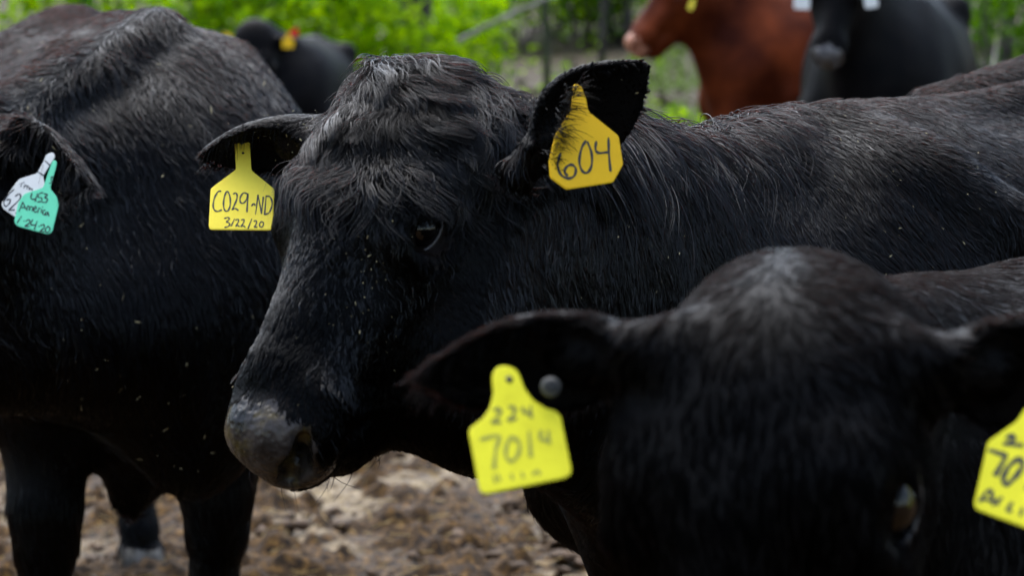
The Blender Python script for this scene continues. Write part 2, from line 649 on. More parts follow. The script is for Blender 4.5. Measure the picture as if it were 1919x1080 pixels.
def finish_cow(name, f, H, B, coat, muzzle, label, group=None, ears=()):
    V, F = f.mesh()
    c = V[F].mean(1)
    fm = np.zeros(len(F), np.int32)
    u, v, w = H.inv(c)
    w = w + .010 * noise3(c, 38, 2.2) + .006 * noise3(c, 90, 6.2)
    u = u + .008 * noise3(c, 60, 4.2)
    pad = (w > .450 + .6 * np.maximum(-v - .112, 0) + .12 * np.abs(u)) & (w < .56) & (v > -.128) & (np.abs(u) < .072) & (v < .0) & (w > .452 - .35 * (-.02 - v).clip(0, .05))
    fm[pad] = 1
    bz = B.inv(c)[2]
    fm[bz < .062] = 3
    for e in ears:
        p = c - e['base']
        uu = (p @ e['a']) / e['ln']
        ww = (p @ e['b']) / (e['width'] / 2)
        nn = p @ e['c']
        mid = -e['cup'] * (1 - np.clip(ww, -1, 1) ** 2) * (1 - .5 * np.clip(uu, 0, 1)) + .02 * uu * uu
        inner = (uu > .06) & (uu < .97) & (np.abs(ww) < .9) & (np.abs(nn - mid) < .025) & (nn > mid)
        fm[inner] = 4
    root = empty(name, (float(B.o[0]), float(B.o[1]), 0.0))
    tag(root, label, 'cow', group)
    o = mesh_obj('body', V, F, [coat, muzzle, M['nostril'], M['hoof'], M['ear_skin']], fmat=fm)
    adopt(o, root)
    for q in (-1, 1):
        add_eye(H, q, root)
    return root, V, F, fm


def uv_ball(c, r, ax, n=20, m=14):
    """Ball whose pole points along ax."""
    ax = nz(ax)
    a = nz(np.cross(ax, [0.3, 0.5, 0.8]))
    b = np.cross(ax, a)
    V, F = [c + ax * r], []
    for i in range(1, m):
        th = math.pi * i / m
        for k in range(n):
            ph = 2 * math.pi * k / n
            V.append(c + r * (ax * math.cos(th) + math.sin(th) * (a * math.cos(ph) + b * math.sin(ph))))
    V.append(c - ax * r)
    for k in range(n):
        F.append((0, 1 + k, 1 + (k + 1) % n))
        F.append((len(V) - 1, 1 + (m - 2) * n + (k + 1) % n, 1 + (m - 2) * n + k))
    for i in range(m - 2):
        for k in range(n):
            k2 = (k + 1) % n
            F.append((1 + i * n + k, 1 + (i + 1) * n + k, 1 + (i + 1) * n + k2, 1 + i * n + k2))
    return np.array(V), F


def add_eye(H, q, root):
    e, out = eye_pos(H, q), eye_out(H, q)
    V, F = uv_ball(e - out * .005 * H.s, .0275 * H.s, out)
    o = mesh_obj('eye', V, F, [M['eye']])
    adopt(o, root)
    P = lid_pts(H, q, -1, .0232, .0135, n=11, a0=-.04, a1=.93)
    rad = np.linspace(.0030, .0012, len(P)) * H.s
    V, F = tube(P, rad, 6)
    lo = Vector(root.location)
    r = mesh_obj('eyelid_rim', V, F, [M['lid']])
    r.parent = o
    r.location = (0, 0, 0)
    return o


# ------------------------------------------------------------------ hair and flecks
def sample(V, F, N, weight, n, rs):
    c = V[F].mean(1)
    cn = nz(N[F].mean(1))
    ar = np.linalg.norm(np.cross(V[F[:, 2]] - V[F[:, 0]], V[F[:, 3]] - V[F[:, 1]]), axis=1)
    w = ar * weight(c, cn)
    w = w / w.sum()
    k = rs.choice(len(F), n, p=w)
    a, b = rs.rand(n, 1), rs.rand(n, 1)
    q, m = V[F[k]], N[F[k]]
    mix = lambda t: (t[:, 0] * (1 - a) + t[:, 1] * a) * (1 - b) + (t[:, 3] * (1 - a) + t[:, 2] * a) * b
    return mix(q), nz(mix(m))


def in_view(c, n, mx=330, my=170, face=-.3):
    x, y, d = pix(c)
    v = nz(CAM - c)
    return ((x > -mx) & (x < 1919 + mx) & (y > -my) & (y < 1080 + my) & ((n * v).sum(1) > face)).astype(float)


def flow_field(guides, power=2.0):
    g = np.array(guides, float)

    def fn(p):
        x, y, d = pix(p)
        d2 = (x[:, None] - g[None, :, 0]) ** 2 + (y[:, None] - g[None, :, 1]) ** 2 + 400.0
        w = 1 / d2 ** (power / 2 + .3)
        w /= w.sum(1, keepdims=True)
        dx, dy = w @ g[:, 2], w @ g[:, 3]
        return nz(dx[:, None] * RGT - dy[:, None] * UPV)
    return fn


def curves_obj(name, pts, rad, mat, root):
    n, k, _ = pts.shape
    cu = bpy.data.hair_curves.new(name)
    cu.add_curves([k] * n)
    lo = np.array(root.location)
    cu.attributes['position'].data.foreach_set('vector', np.ascontiguousarray(pts - lo, np.float32).ravel())
    ra = cu.attributes.get('radius') or cu.attributes.new('radius', 'FLOAT', 'POINT')
    ra.data.foreach_set('value', np.ascontiguousarray(rad, np.float32).ravel())
    cu.materials.append(mat)
    o = bpy.data.objects.new(name, cu)
    link(o, root)
    o['kind'] = 'stuff'
    return o


def grow(root, V, F, N, n, weight, length, flow, mat, name='hair', lift=.35, wave=.0, freq=1.2, clump=.01, cstr=.6,
         segs=6, rad=.00055, seed=1, grav=0.0, jit=.25, var=.35, noisy=18.0):
    rs = np.random.RandomState(seed)
    p, nr = sample(V, F, N, weight, n, rs)
    L = length(p) if callable(length) else np.full(n, length)
    L = L * (1 + var * (rs.rand(n) * 2 - 1))
    fl = flow(p)
    fl = fl + jit * rs.randn(n, 3) * .35
    swirl = noise3(p, noisy, 3.3)[:, None] * np.cross(nr, fl) * .45 + noise3(p, noisy * .35, 9.1)[:, None] * np.cross(nr, fl) * .35
    fl = fl + swirl
    t = nz(fl - nr * (fl * nr).sum(1, keepdims=True))
    b = np.cross(nr, t)
    lf = (lift(p) if callable(lift) else np.full(n, lift)) * (1 + .4 * noise3(p, noisy * 1.7, 5.7))
    ph = 2 * math.pi * (noise3(p, noisy * .8, 7.7) * 1.2 + .10 * rs.randn(n))
    S = np.linspace(0, 1, segs)
    pts = np.empty((n, segs, 3))
    for i, s in enumerate(S):
        ang = lf * (1 - .75 * s)
        q = p + (L * s)[:, None] * (t * np.cos(ang)[:, None] + nr * np.sin(ang)[:, None])
        if wave:
            q = q + (L * wave * s * np.sin(2 * math.pi * freq * s + ph))[:, None] * b + (L * wave * .35 * s * np.cos(2 * math.pi * freq * s + ph * 1.3))[:, None] * nr
        q[:, 2] -= grav * L * s * s
        pts[:, i] = q
    if clump:
        wp = p + np.stack([noise3(p, .8 / clump, k * 2.1 + .4) for k in range(3)], 1) * clump * .55
        cell = np.floor(wp / clump).astype(np.int64)
        key = cell[:, 0] * 73856093 ^ cell[:, 1] * 19349663 ^ cell[:, 2] * 83492791
        _, first, inv = np.unique(key, return_index=True, return_inverse=True)
        gd = pts[first[inv]]
        far = np.linalg.norm(gd[:, 0] - p, axis=1) > clump * 3
        cs = cstr * (.55 + .45 * rs.rand(n))
        cs[far] = 0
        wgt = cs[:, None] * (S[None, :] ** .9)
        pts = pts * (1 - wgt[..., None]) + gd * wgt[..., None]
    pts += nr[:, None, :] * -.0006
    rr = rad * (1 - .78 * S ** 1.5)[None, :] * (.6 + .8 * rs.rand(n))[:, None]
    return curves_obj(name, pts, rr, mat, root)


def flecks(root, V, F, N, n, weight, seed, lo=.0016, hi=.006, mat='chaff'):
    rs = np.random.RandomState(seed)
    p, nr = sample(V, F, N, weight, n, rs)
    t = nz(np.cross(nr, rs.randn(n, 3)))
    b = np.cross(nr, t)
    L = lo + (hi - lo) * rs.rand(n) ** 3
    W = np.minimum(.0003 + .0006 * rs.rand(n), L * .5)
    p = p + nr * (.003 + .006 * rs.rand(n))[:, None]
    tl = nz(t + nr * (rs.randn(n) * .3)[:, None])
    VV = np.empty((n, 6, 3))
    VV[:, 0] = p - tl * L[:, None]
    VV[:, 1] = p - tl * (L * .4)[:, None] + b * W[:, None]
    VV[:, 2] = p + tl * (L * .5)[:, None] + b * W[:, None]
    VV[:, 3] = p + tl * L[:, None]
    VV[:, 4] = p + tl * (L * .4)[:, None] - b * W[:, None]
    VV[:, 5] = p - tl * (L * .5)[:, None] - b * W[:, None] + nr * .0008
    o = mesh_obj('chaff_flecks', VV.reshape(-1, 3) - np.array(root.location), np.arange(n * 6).reshape(n, 6), M[mat], root, smooth=False)
    o['kind'] = 'stuff'
    return o


# ------------------------------------------------------------------ ear tags
class TagPlane:
    def __init__(s, px, py, d, gx=0.0, gy=0.0):
        s.c, s.d, s.gx, s.gy = (px, py), d, gx, gy

    def at(s, px, py, lift=0.0):
        d = s.d + s.gx * (px - s.c[0]) / 1000 + s.gy * (py - s.c[1]) / 1000 - lift
        return Q(px, py, d)


def ear_tag(label, plane, outline, off, scale, mat, lines=(), ink='ink', width=3.0, holes=(), thick=.0022, name='ear_tag', bow=0.0, group='cattle ear tags'):
    W = lambda pt: (off[0] + pt[0] / scale, off[1] + pt[1] / scale)
    out = [W(p) for p in outline]
    # round the outline off
    for it in range(2):
        nn = []
        for i in range(len(out)):
            a, b = out[i], out[(i + 1) % len(out)]
            q = min(.25, (2.6 if it == 0 else .8) / max(math.hypot(a[0] - b[0], a[1] - b[1]), .1))
            nn.append((a[0] * (1 - q) + b[0] * q, a[1] * (1 - q) + b[1] * q))
            nn.append((a[0] * q + b[0] * (1 - q), a[1] * q + b[1] * (1 - q)))
        out = nn
    n = len(out)
    cx, cy = sum(p[0] for p in out) / n, sum(p[1] for p in out) / n
    P = np.array([plane.at(*p) for p in out])
    c0 = P.mean(0)
    nrm = nz(np.cross(plane.at(cx + 50, cy) - plane.at(cx, cy), plane.at(cx, cy + 50) - plane.at(cx, cy)))
    if nrm @ (CAM - c0) < 0:
        nrm = -nrm
    root = empty(name, tuple(P[int(np.argmin([p[1] for p in out]))]))
    tag(root, label, 'ear tag', group)
    inner = c0 + (P - c0) * .975
    V = np.concatenate([P - nrm * thick / 2, P + nrm * thick * .25, inner + nrm * thick / 2])
    F = [tuple(range(n))[::-1]]
    for r in range(2):
        for i in range(n):
            j = (i + 1) % n
            F.append((r * n + i, r * n + j, (r + 1) * n + j, (r + 1) * n + i))
    F.append(tuple(range(2 * n, 3 * n)))
    me = mesh_obj('tag_plate', V, F, mat, smooth=False)
    # wind faces outwards
    import bmesh
    bm = bmesh.new()
    bm.from_mesh(me.data)
    bmesh.ops.recalc_face_normals(bm, faces=bm.faces)
    bmesh.ops.triangulate(bm, faces=[f for f in bm.faces if len(f.verts) > 4])
    bm.to_mesh(me.data)
    bm.free()
    adopt(me, root)
    for li, line in enumerate(lines):
        strokes, lw, lk = line if isinstance(line, tuple) else (line, width, ink)
        V, F = [], []
        for st in strokes:
            pts = np.array([W(p) for p in st], float)
            if len(pts) > 2:                       # Catmull-Rom through the points
                ext = np.vstack([2 * pts[0] - pts[1], pts, 2 * pts[-1] - pts[-2]])
                fine = []
                for i in range(1, len(ext) - 2):
                    for t in np.linspace(0, 1, 6)[:-1]:
                        a, b, c, d = ext[i - 1:i + 3]
                        fine.append(.5 * (2 * b + (c - a) * t + (2 * a - 5 * b + 4 * c - d) * t * t + (3 * b - a - 3 * c + d) * t ** 3))
                fine.append(pts[-1])
                pts = np.array(fine)
            elif len(pts) == 1:
                pts = np.array([pts[0] - (lw * .4, 0), pts[0] + (lw * .4, 0)])
            W3 = np.array([plane.at(*p) for p in pts]) + nrm * (thick / 2 + .0004)
            tn = nz(np.gradient(W3, axis=0))
            sd = nz(np.cross(tn, nrm))
            hw = lw / 2 * plane.d / FPX * (1 + .22 * np.sin(np.arange(len(pts)) * .9 + li))
            b0 = len(V)
            # rounded ends
            A = W3 - sd * hw[:, None]
            Bq = W3 + sd * hw[:, None]
            A[0] = A[0] * .55 + W3[0] * .45 - tn[0] * hw[0] * .4
            Bq[0] = Bq[0] * .55 + W3[0] * .45 - tn[0] * hw[0] * .4
            for i in range(len(pts)):
                V += [A[i], Bq[i]]
            for i in range(len(pts) - 1):
                F.append((b0 + 2 * i, b0 + 2 * i + 1, b0 + 2 * i + 3, b0 + 2 * i + 2))
        o = mesh_obj('handwriting', np.array(V), F, M[lk], smooth=False)
        o['kind'] = 'stuff'
        adopt(o, root)
    for hx, hy, hr in holes:
        x, y = W((hx, hy))
        c = plane.at(x, y) + nrm * thick / 2
        r = hr / scale * plane.d / FPX
        a = nz(np.cross(nrm, [0, 0, 1.0]))
        b = np.cross(nrm, a)
        V = [c + nrm * .0016]
        for rr, hgt in ((r * .6, .0016), (r, .0001)):
            for k in range(12):
                an = k * math.pi / 6
                V.append(c + nrm * hgt + rr * (a * math.cos(an) + b * math.sin(an)))
        F = [(0, 1 + k, 1 + (k + 1) % 12) for k in range(12)] + [(1 + k, 13 + k, 13 + (k + 1) % 12, 1 + (k + 1) % 12) for k in range(12)]
        adopt(mesh_obj('rivet', np.array(V), F, M['ink']), root)
    return root


# ================================================================== SETTING
def ground_z(x, y):
    x, y = np.asarray(x, float), np.asarray(y, float)
    z = np.where(y > 15, (y - 15) * .055, 0) + np.where(y > 30, (y - 30) * .10, 0) - np.where(y > 90, (y - 90) * .135, 0)
    p = np.stack(np.broadcast_arrays(x, y, 0 * x), -1)
    return z + noise3(p, .22, 2.2) * .10 * np.clip((y - 11) / 6, 0, 1)


def build_ground():
    xs = axis(-420, 420, 60, -1.75, 1.1, .013)
    ys = axis(-60, 900, 60, 5.9, 10.2, .013)
    X, Y = np.meshgrid(xs, ys, indexing='ij')
    Zb = ground_z(X, Y)
    p = np.stack([X, Y, 0 * X], -1)
    near = np.clip((14 - Y) / 3, 0, 1) * np.clip((Y - 2) / 2, 0, 1)
    w1 = noise3(p, 3.1, .7)
    w2 = noise3(p + .05 * np.stack([w1, w1, w1], -1), 9.0, 4.1)
    w3 = noise3(p, 21.0, 6.3)
    w4 = noise3(p, 47.0, 1.9)
    ridge = 1 - np.abs(noise3(p, 12.0, 8.8))
    lumps = np.maximum(w2 + .35 * w3 - .12, 0)
    w5 = noise3(p, 33.0, 3.7)
    h = .022 * w1 + .050 * lumps + .020 * np.maximum(w3, -.2) * np.clip(lumps * 12, .15, 1) + .014 * np.maximum(w4, 0) + .016 * np.maximum(w5, 0) + .012 * ridge ** 3
    Zn = Zb + h * near
    wet_sheen = np.clip(.55 - 3.2 * (lumps) - .45 * w1 + .15 * w4, 0, 1)
    nx, ny = X.shape
    idx = np.arange(nx * ny).reshape(nx, ny)
    F = np.stack([idx[:-1, :-1], idx[1:, :-1], idx[1:, 1:], idx[:-1, 1:]], -1).reshape(-1, 4)
    m, nt, b = new_mat('churned_mud_and_leaf_litter')
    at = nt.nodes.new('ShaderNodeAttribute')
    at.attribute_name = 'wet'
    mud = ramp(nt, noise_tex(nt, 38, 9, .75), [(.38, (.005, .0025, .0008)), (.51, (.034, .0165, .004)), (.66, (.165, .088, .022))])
    pale = ramp(nt, noise_tex(nt, 24, 9, .75), [(.40, (.05, .027, .007)), (.70, (.38, .30, .18))])  # pale tan on low flats is sky reflection painted into the base colour
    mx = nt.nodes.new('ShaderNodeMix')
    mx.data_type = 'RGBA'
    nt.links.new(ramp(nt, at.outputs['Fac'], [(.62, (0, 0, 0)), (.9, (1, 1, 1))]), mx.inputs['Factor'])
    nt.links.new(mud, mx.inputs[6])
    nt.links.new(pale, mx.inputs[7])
    # forest floor beyond the pen
    lit = ramp(nt, noise_tex(nt, 2.6, 10, .72), [(.30, (.020, .014, .007)), (.5, (.055, .043, .027)), (.62, (.095, .075, .052)), (.75, (.07, .10, .02))])
    at2 = nt.nodes.new('ShaderNodeAttribute')
    at2.attribute_name = 'litter'
    mx2 = nt.nodes.new('ShaderNodeMix')
    mx2.data_type = 'RGBA'
    nt.links.new(at2.outputs['Fac'], mx2.inputs['Factor'])
    nt.links.new(mx.outputs[2], mx2.inputs[6])
    nt.links.new(lit, mx2.inputs[7])
    nt.links.new(mx2.outputs[2], b.inputs['Base Color'])
    rr = nt.nodes.new('ShaderNodeMapRange')
    rr.inputs['From Min'].default_value = .35
    rr.inputs['From Max'].default_value = .8
    rr.inputs['To Min'].default_value = .75
    rr.inputs['To Max'].default_value = .5
    b.inputs['Specular IOR Level'].default_value = .14
    nt.links.new(at.outputs['Fac'], rr.inputs['Value'])
    nt.links.new(rr.outputs[0], b.inputs['Roughness'])
    bump(nt, b, noise_tex(nt, 70, 6, .7), .6, .012)
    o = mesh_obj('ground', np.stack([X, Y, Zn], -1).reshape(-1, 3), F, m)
    for nme, val in (('wet', wet_sheen * near), ('litter', np.clip((Y - 12.5) / 4, 0, 1))):
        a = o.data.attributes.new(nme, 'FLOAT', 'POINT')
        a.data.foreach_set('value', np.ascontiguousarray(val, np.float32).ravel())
    o['kind'] = 'structure'
    return h


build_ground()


def build_clods():
    rs = np.random.RandomState(5)
    V, F = [], []
    m = coat_mat('dark_mud_clods', (.022, .011, .004), (.10, .056, .024), .75, .3, 60, 1.0)
    t = (1 + 5 ** .5) / 2
    ico = nz(np.array([(-1, t, 0), (1, t, 0), (-1, -t, 0), (1, -t, 0), (0, -1, t), (0, 1, t), (0, -1, -t), (0, 1, -t), (t, 0, -1), (t, 0, 1), (-t, 0, -1), (-t, 0, 1)], float))
    icf = np.array([(0, 11, 5), (0, 5, 1), (0, 1, 7), (0, 7, 10), (0, 10, 11), (1, 5, 9), (5, 11, 4), (11, 10, 2), (10, 7, 6), (7, 1, 8), (3, 9, 4), (3, 4, 2), (3, 2, 6), (3, 6, 8), (3, 8, 9), (4, 9, 5), (2, 4, 11), (6, 2, 10), (8, 6, 7), (9, 8, 1)])
    for i in range(2600):
        x, y = rs.uniform(-1.9, 1.4), rs.uniform(5.9, 11)
        if noise3(np.array([x, y, 0.]), 3.0, 5.1) < -.15:
            continue
        r = .006 + .026 * rs.rand() ** 3
        q = ico * r * (1 + .35 * rs.randn(12, 1)) * np.array([1.15, 1, .62])
        a = rs.rand() * 6.3
        q = q @ np.array([[math.cos(a), -math.sin(a), 0], [math.sin(a), math.cos(a), 0], [0, 0, 1]])
        F.append(icf + 12 * len(V))
        V.append(q + np.array([x, y, .018 + .25 * r]))
    o = mesh_obj('mud_clods', np.concatenate(V), np.concatenate(F), m, smooth=True)
    o['kind'] = 'stuff'


build_clods()


def build_straw():
    rs = np.random.RandomState(15)
    n = 1500
    p = np.stack([rs.uniform(-1.9, 1.4, n), rs.uniform(6, 11, n), .022 + .03 * rs.rand(n)], 1)
    a = rs.rand(n) * 6.28
    t = np.stack([np.cos(a), np.sin(a), .25 * rs.randn(n)], 1) * (.006 + .035 * rs.rand(n, 1) ** 2)
    b = np.stack([-np.sin(a), np.cos(a), 0 * a], 1) * .0016
    up = np.array([0, 0, .0022])
    V = np.empty((n, 6, 3))
    for k, e in enumerate((-1, 1)):
        V[:, k * 3] = p + e * t - b
        V[:, k * 3 + 1] = p + e * t + b
        V[:, k * 3 + 2] = p + e * t + up
    F = (np.arange(n) * 6)[:, None, None] + np.array([[0, 3, 5, 2], [2, 5, 4, 1], [1, 4, 3, 0]])[None]
    o = mesh_obj('trodden_straw', V.reshape(-1, 3), F.reshape(-1, 4), plastic('muddy_straw', (.28, .19, .07), (.10, .06, .02), .8), smooth=False)
    o['kind'] = 'stuff'


build_straw()


# ------------------------------------------------------------------ vegetation
def leaf_mat(name, c0, c1, trans=.45):
    m = bpy.data.materials.new(name)
    m.use_nodes = True
    nt = m.node_tree
    b = nt.nodes['Principled BSDF']
    g = nt.nodes.new('ShaderNodeNewGeometry')
    rd = g.outputs['Random Per Island']
    c = ramp(nt, rd, [(0.0, c0), (1.0, c1)])
    nt.links.new(c, b.inputs['Base Color'])
    b.inputs['Roughness'].default_value = .5
    b.inputs['Specular IOR Level'].default_value = .04
    tr = nt.nodes.new('ShaderNodeBsdfTranslucent')
    nt.links.new(c, tr.inputs[0])
    mx = nt.nodes.new('ShaderNodeMixShader')
    mx.inputs[0].default_value = trans
    out = nt.nodes['Material Output']
    nt.links.new(b.outputs[0], mx.inputs[1])
    nt.links.new(tr.outputs[0], mx.inputs[2])
    nt.links.new(mx.outputs[0], out.inputs[0])
    return m


M['leaf_lime'] = leaf_mat('lime_spring_leaves', (.045, .16, .0005), (.40, .62, .0005), .5)
M['leaf_green'] = leaf_mat('mid_green_leaves', (.030, .085, .003), (.11, .25, .004), .45)
M['leaf_dark'] = leaf_mat('dark_green_leaves', (.014, .036, .004), (.05, .10, .006), .4)
M['grass'] = leaf_mat('grass_blades', (.05, .12, .004), (.16, .30, .010), .35)
M['bark'] = coat_mat('damp_bark', (.025, .022, .018), (.075, .066, .054), .8, .3, 14, .8)
M['bark_green'] = coat_mat('mossy_bark', (.020, .028, .014), (.06, .07, .034), .8, .3, 14, .8)
M['bark_grey'] = coat_mat('grey_dead_wood', (.13, .12, .105), (.30, .28, .25), .8, .3, 10, .8)


def leaf_verts(c, rs, size, droop=.3):
    """Folded four-triangle leaves at points c, as 6-vertex fans."""
    n = len(c)
    a = nz(rs.randn(n, 3) * np.array([1, 1, .55]) - np.array([0, 0, droop]))
    nn = nz(rs.randn(n, 3) * .7 + np.array([0, 0, 1.0]))
    b = nz(np.cross(nn, a))
    nn = np.cross(a, b)
    L = size * (.6 + .8 * rs.rand(n))[:, None]
    W = L * .33
    V = np.empty((n, 6, 3))
    V[:, 0] = c
    V[:, 1] = c + a * L * .35 + b * W + nn * L * .06
    V[:, 2] = c + a * L * .72 + b * W * .75 + nn * L * .04
    V[:, 3] = c + a * L * 1.05 - nn * L * .08
    V[:, 4] = c + a * L * .72 - b * W * .75 + nn * L * .04
    V[:, 5] = c + a * L * .35 - b * W + nn * L * .06
    F = (np.arange(n) * 6)[:, None, None] + np.array([[0, 1, 2, 3], [0, 3, 4, 5]])[None]
    return V.reshape(-1, 3), F.reshape(-1, 4)


def blob_points(rs, n, rx, ry, h, nb=26, z0=.12):
    """Leaf positions gathered in clumps that fill a shrub's volume, denser outside."""
    cl = nz(rs.randn(nb, 3)) * (rs.rand(nb, 1) ** .4)
    cl = cl * np.array([rx, ry, h * .46]) + np.array([0, 0, h * .52])
    k = rs.randint(0, nb, n)
    sg = np.array([rx, ry, h * .45]) * (.16 + .10 * rs.rand(n, 1))
    p = cl[k] + rs.randn(n, 3) * sg
    p[:, 2] = np.clip(p[:, 2], z0 * rs.rand(n), None)
    return p, cl


def shrub(x, y, rx, ry, h, n, size, mat, label, seed, group='leafy shrubs at the edge of the wood', cat='shrub', name='shrub'):
    rs = np.random.RandomState(seed)
    z = float(ground_z(x, y))
    root = empty(name, (x, y, z))
    tag(root, label, cat, group)
    p, cl = blob_points(rs, n, rx, ry, h)
    V, F = leaf_verts(p, rs, size)
    o = mesh_obj('foliage', V, F, mat, root, smooth=False)
    o['kind'] = 'stuff'
    VV, FF, off = [], [], 0
    for k in range(min(12, len(cl))):
        q = cl[k]
        st = np.array([q[0] * .12, q[1] * .12, -.1])
        mid = st * .4 + q * .6 + rs.randn(3) * .05 * h + np.array([0, 0, -.1 * h])
        v, f = tube(np.array([st, (st + mid) / 2 + rs.randn(3) * .03, mid, q]), np.array([.022, .016, .012, .006]) * (h / 1.6), 5)
        VV.append(v)
        FF += [tuple(i + off for i in t) for t in f]
        off += len(v)
    s = mesh_obj('stems', np.concatenate(VV), FF, M['bark'], root)
    s['kind'] = 'stuff'
    return root


def tree(px, d, r, label, seed, h=7.0, lean=(0, 0), mat='bark', crown=.9, leaf='leaf_green', n=900, low=()):
    rs = np.random.RandomState(seed)
    x, y = (px - 959.5) / FPX * d, d / math.cos(PITCH)
    z = float(ground_z(x, y))
    root = empty('tree', (x, y, z))
    tag(root, label, 'tree', 'thin trees behind the cattle')
    T = np.linspace(0, 1, 14)
    path = np.stack([lean[0] * T * h + .10 * np.sin(T * 5 + seed) * T, lean[1] * T * h + .08 * np.cos(T * 4 + seed) * T, T * h - .15], 1)
    v, f = tube(path, r * (1.25 - .85 * T + .5 * np.exp(-T * 30)), 9)
    mesh_obj('trunk', v, f, M[mat], root)
    pts = []
    for k in range(11):
        t = .45 + .5 * k / 11
        b = path[int(t * 13)]
        an = rs.rand() * 6.28
        L = crown * (1.25 - t) * 2.0
        tip = b + np.array([math.cos(an) * L, math.sin(an) * L, .5 * L])
        v, f = tube(np.array([b, (b + tip) / 2 + rs.randn(3) * .07, tip]), np.array([.35, .2, .08]) * r, 5)
        mesh_obj('limb', v, f, M[mat], root)
        c = tip[None] * .75 + b[None] * .25 + rs.randn(n // 11, 3) * np.array([.38, .38, .26]) * L * .6
        pts.append(c)
    V, F = leaf_verts(np.concatenate(pts), rs, .09)
    o = mesh_obj('crown', V, F, M[leaf], root, smooth=False)
    o['kind'] = 'stuff'
    return root


def log(pts, rad, label, mat='bark_grey', name='fallen_log', cat='log', twigs=5, seed=1):
    rs = np.random.RandomState(seed)
    pts = np.asarray(pts, float)
    T = np.linspace(0, 1, 16)
    path = np.stack([np.interp(T, np.linspace(0, 1, len(pts)), pts[:, k]) for k in range(3)], 1)
    path += rs.randn(16, 3) * rad * .18
    root = empty(name, tuple(path[0]))
    tag(root, label, cat)
    v, f = tube(path, rad * (1.1 - .5 * T), 9)
    adopt(mesh_obj('trunk', v, f, M[mat]), root)
    for k in range(twigs):
        b = path[rs.randint(3, 14)]
        tip = b + rs.randn(3) * rad * 7
        v, f = tube(np.array([b, (b + tip) / 2 + rs.randn(3) * rad, tip]), np.array([.35, .22, .1]) * rad, 5)
        adopt(mesh_obj('branch_stub', v, f, M[mat]), root)
    return root


def wx(px, d):
    return (px - 959.5) / FPX * d


# lime shrubs on the left; (px, depth, rx, ry, h, leaves, size, label)
for i, (px, d, rx, ry, h, n, sz, lab) in enumerate([
        (400, 21.0, .62, .6, 1.85, 1500, .100, 'bright lime shrub rising behind the rump of the near left black cow'),
        (560, 22.0, .70, .6, 1.95, 1700, .100, 'bright lime shrub directly behind the black cow wearing a red tag'),
        (690, 20.5, .62, .6, 1.75, 1700, .095, 'bright lime shrub above the curly poll of the central black cow'),
        (835, 22.5, .50, .5, 1.25, 900, .095, 'thin lime shrub beside the leaning grey branch'),
        (895, 23.5, .36, .4, 1.15, 420, .075, 'sparse lime sapling drooping over the bare earth bank'),
        (480, 25.5, .9, .7, 2.5, 1700, .100, 'tall lime bush at the back of the shrub row on the left'),
        (680, 26.5, .8, .7, 2.6, 1300, .100, 'tall lime bush with a dark gap of trunks beside it'),
        (270, 23.5, .8, .7, 2.2, 1300, .100, 'lime shrub hidden behind the back of the near left black cow'),
        (120, 22.5, .8, .7, 2.1, 1000, .100, 'lime shrub at the far left edge behind the near left black cow'),
]):
    shrub(wx(px, d), d, rx, ry, h, n, sz, M['leaf_lime'], lab, 40 + i)
for i, (px, d, rx, ry, h, n, sz, mt, lab) in enumerate([
        (880, 30.5, .8, .7, 2.0, 1300, .09, 'leaf_green', 'mid green bush at the top of the bare earth bank, under the leaning branch'),
        (1050, 30.5, .9, .7, 2.0, 1500, .09, 'leaf_green', 'mid green bush behind the two slim trunks on the bank'),
        (960, 29.0, .7, .6, 1.5, 1000, .09, 'leaf_lime', 'low lime bush behind the leaning grey branch on the bank'),
        (1095, 29.6, .6, .6, 1.6, 1000, .09, 'leaf_green', 'low green bush between the two slim trunks'),
        (1165, 29.5, .55, .6, 1.8, 1100, .09, 'leaf_lime', 'yellow green bush just left of the red cow'),
        (1290, 30, .8, .8, 2.1, 900, .09, 'leaf_green', 'green bush hidden behind the red cow'),
        (1870, 23, .55, .6, 1.9, 900, .08, 'leaf_green', 'green bush right of the black cow with white tags'),
        (1960, 27, .9, .8, 2.6, 1300, .09, 'leaf_lime', 'tall yellow green bush at the right edge of the wood'),
        (1840, 28.5, .9, .8, 2.5, 1300, .09, 'leaf_green', 'bush rising above the grey logs on the right'),
        (1650, 30, 1.1, .9, 2.7, 900, .09, 'leaf_green', 'green bush hidden behind the black cow with white tags'),
]):
    shrub(wx(px, d), d, rx, ry, h, n, sz, M[mt], lab, 80 + i)
for px, d, r, lab, sd, mt, ln in [
        (1028, 24.0, .027, 'slim mossy trunk standing alone on the bare earth bank', 3, 'bark_green', (-.03, .01)),
        (1128, 27.0, .028, 'slim dark trunk between the mossy trunk and the red cow', 4, 'bark', (.035, 0)),
        (1180, 29.0, .050, 'dark trunk close to the nose of the red cow', 5, 'bark', (-.04, 0)),
        (778, 21.2, .11, 'thick dark trunk in the gap among the lime shrubs', 6, 'bark', (.0, .0)),
        (1885, 26.0, .06, 'dark trunk among the bushes right of the black cow', 7, 'bark', (.02, 0)),
        (985, 38.0, .08, 'distant trunk up the slope left of the slim mossy trunk', 8, 'bark', (.0, 0)),
        (620, 37.0, .12, 'distant dark trunk deep in the wood behind the lime shrubs', 9, 'bark', (.01, 0)),
        (1090, 41.0, .10, 'farthest trunk up the slope between the slim trunks', 10, 'bark', (-.02, 0)),
]:
    tree(px, d, r, lab, sd, mat=mt, lean=ln)
gz = lambda px, d: float(ground_z(wx(px, d), d))
log([(wx(850, 21.8), 21.8, 1.02), (wx(950, 22), 22.0, 1.24), (wx(1070, 22.3), 22.3, 1.46)], .023, 'pale grey dead branch leaning up to the right over the bank', name='dead_branch', cat='branch', twigs=2)
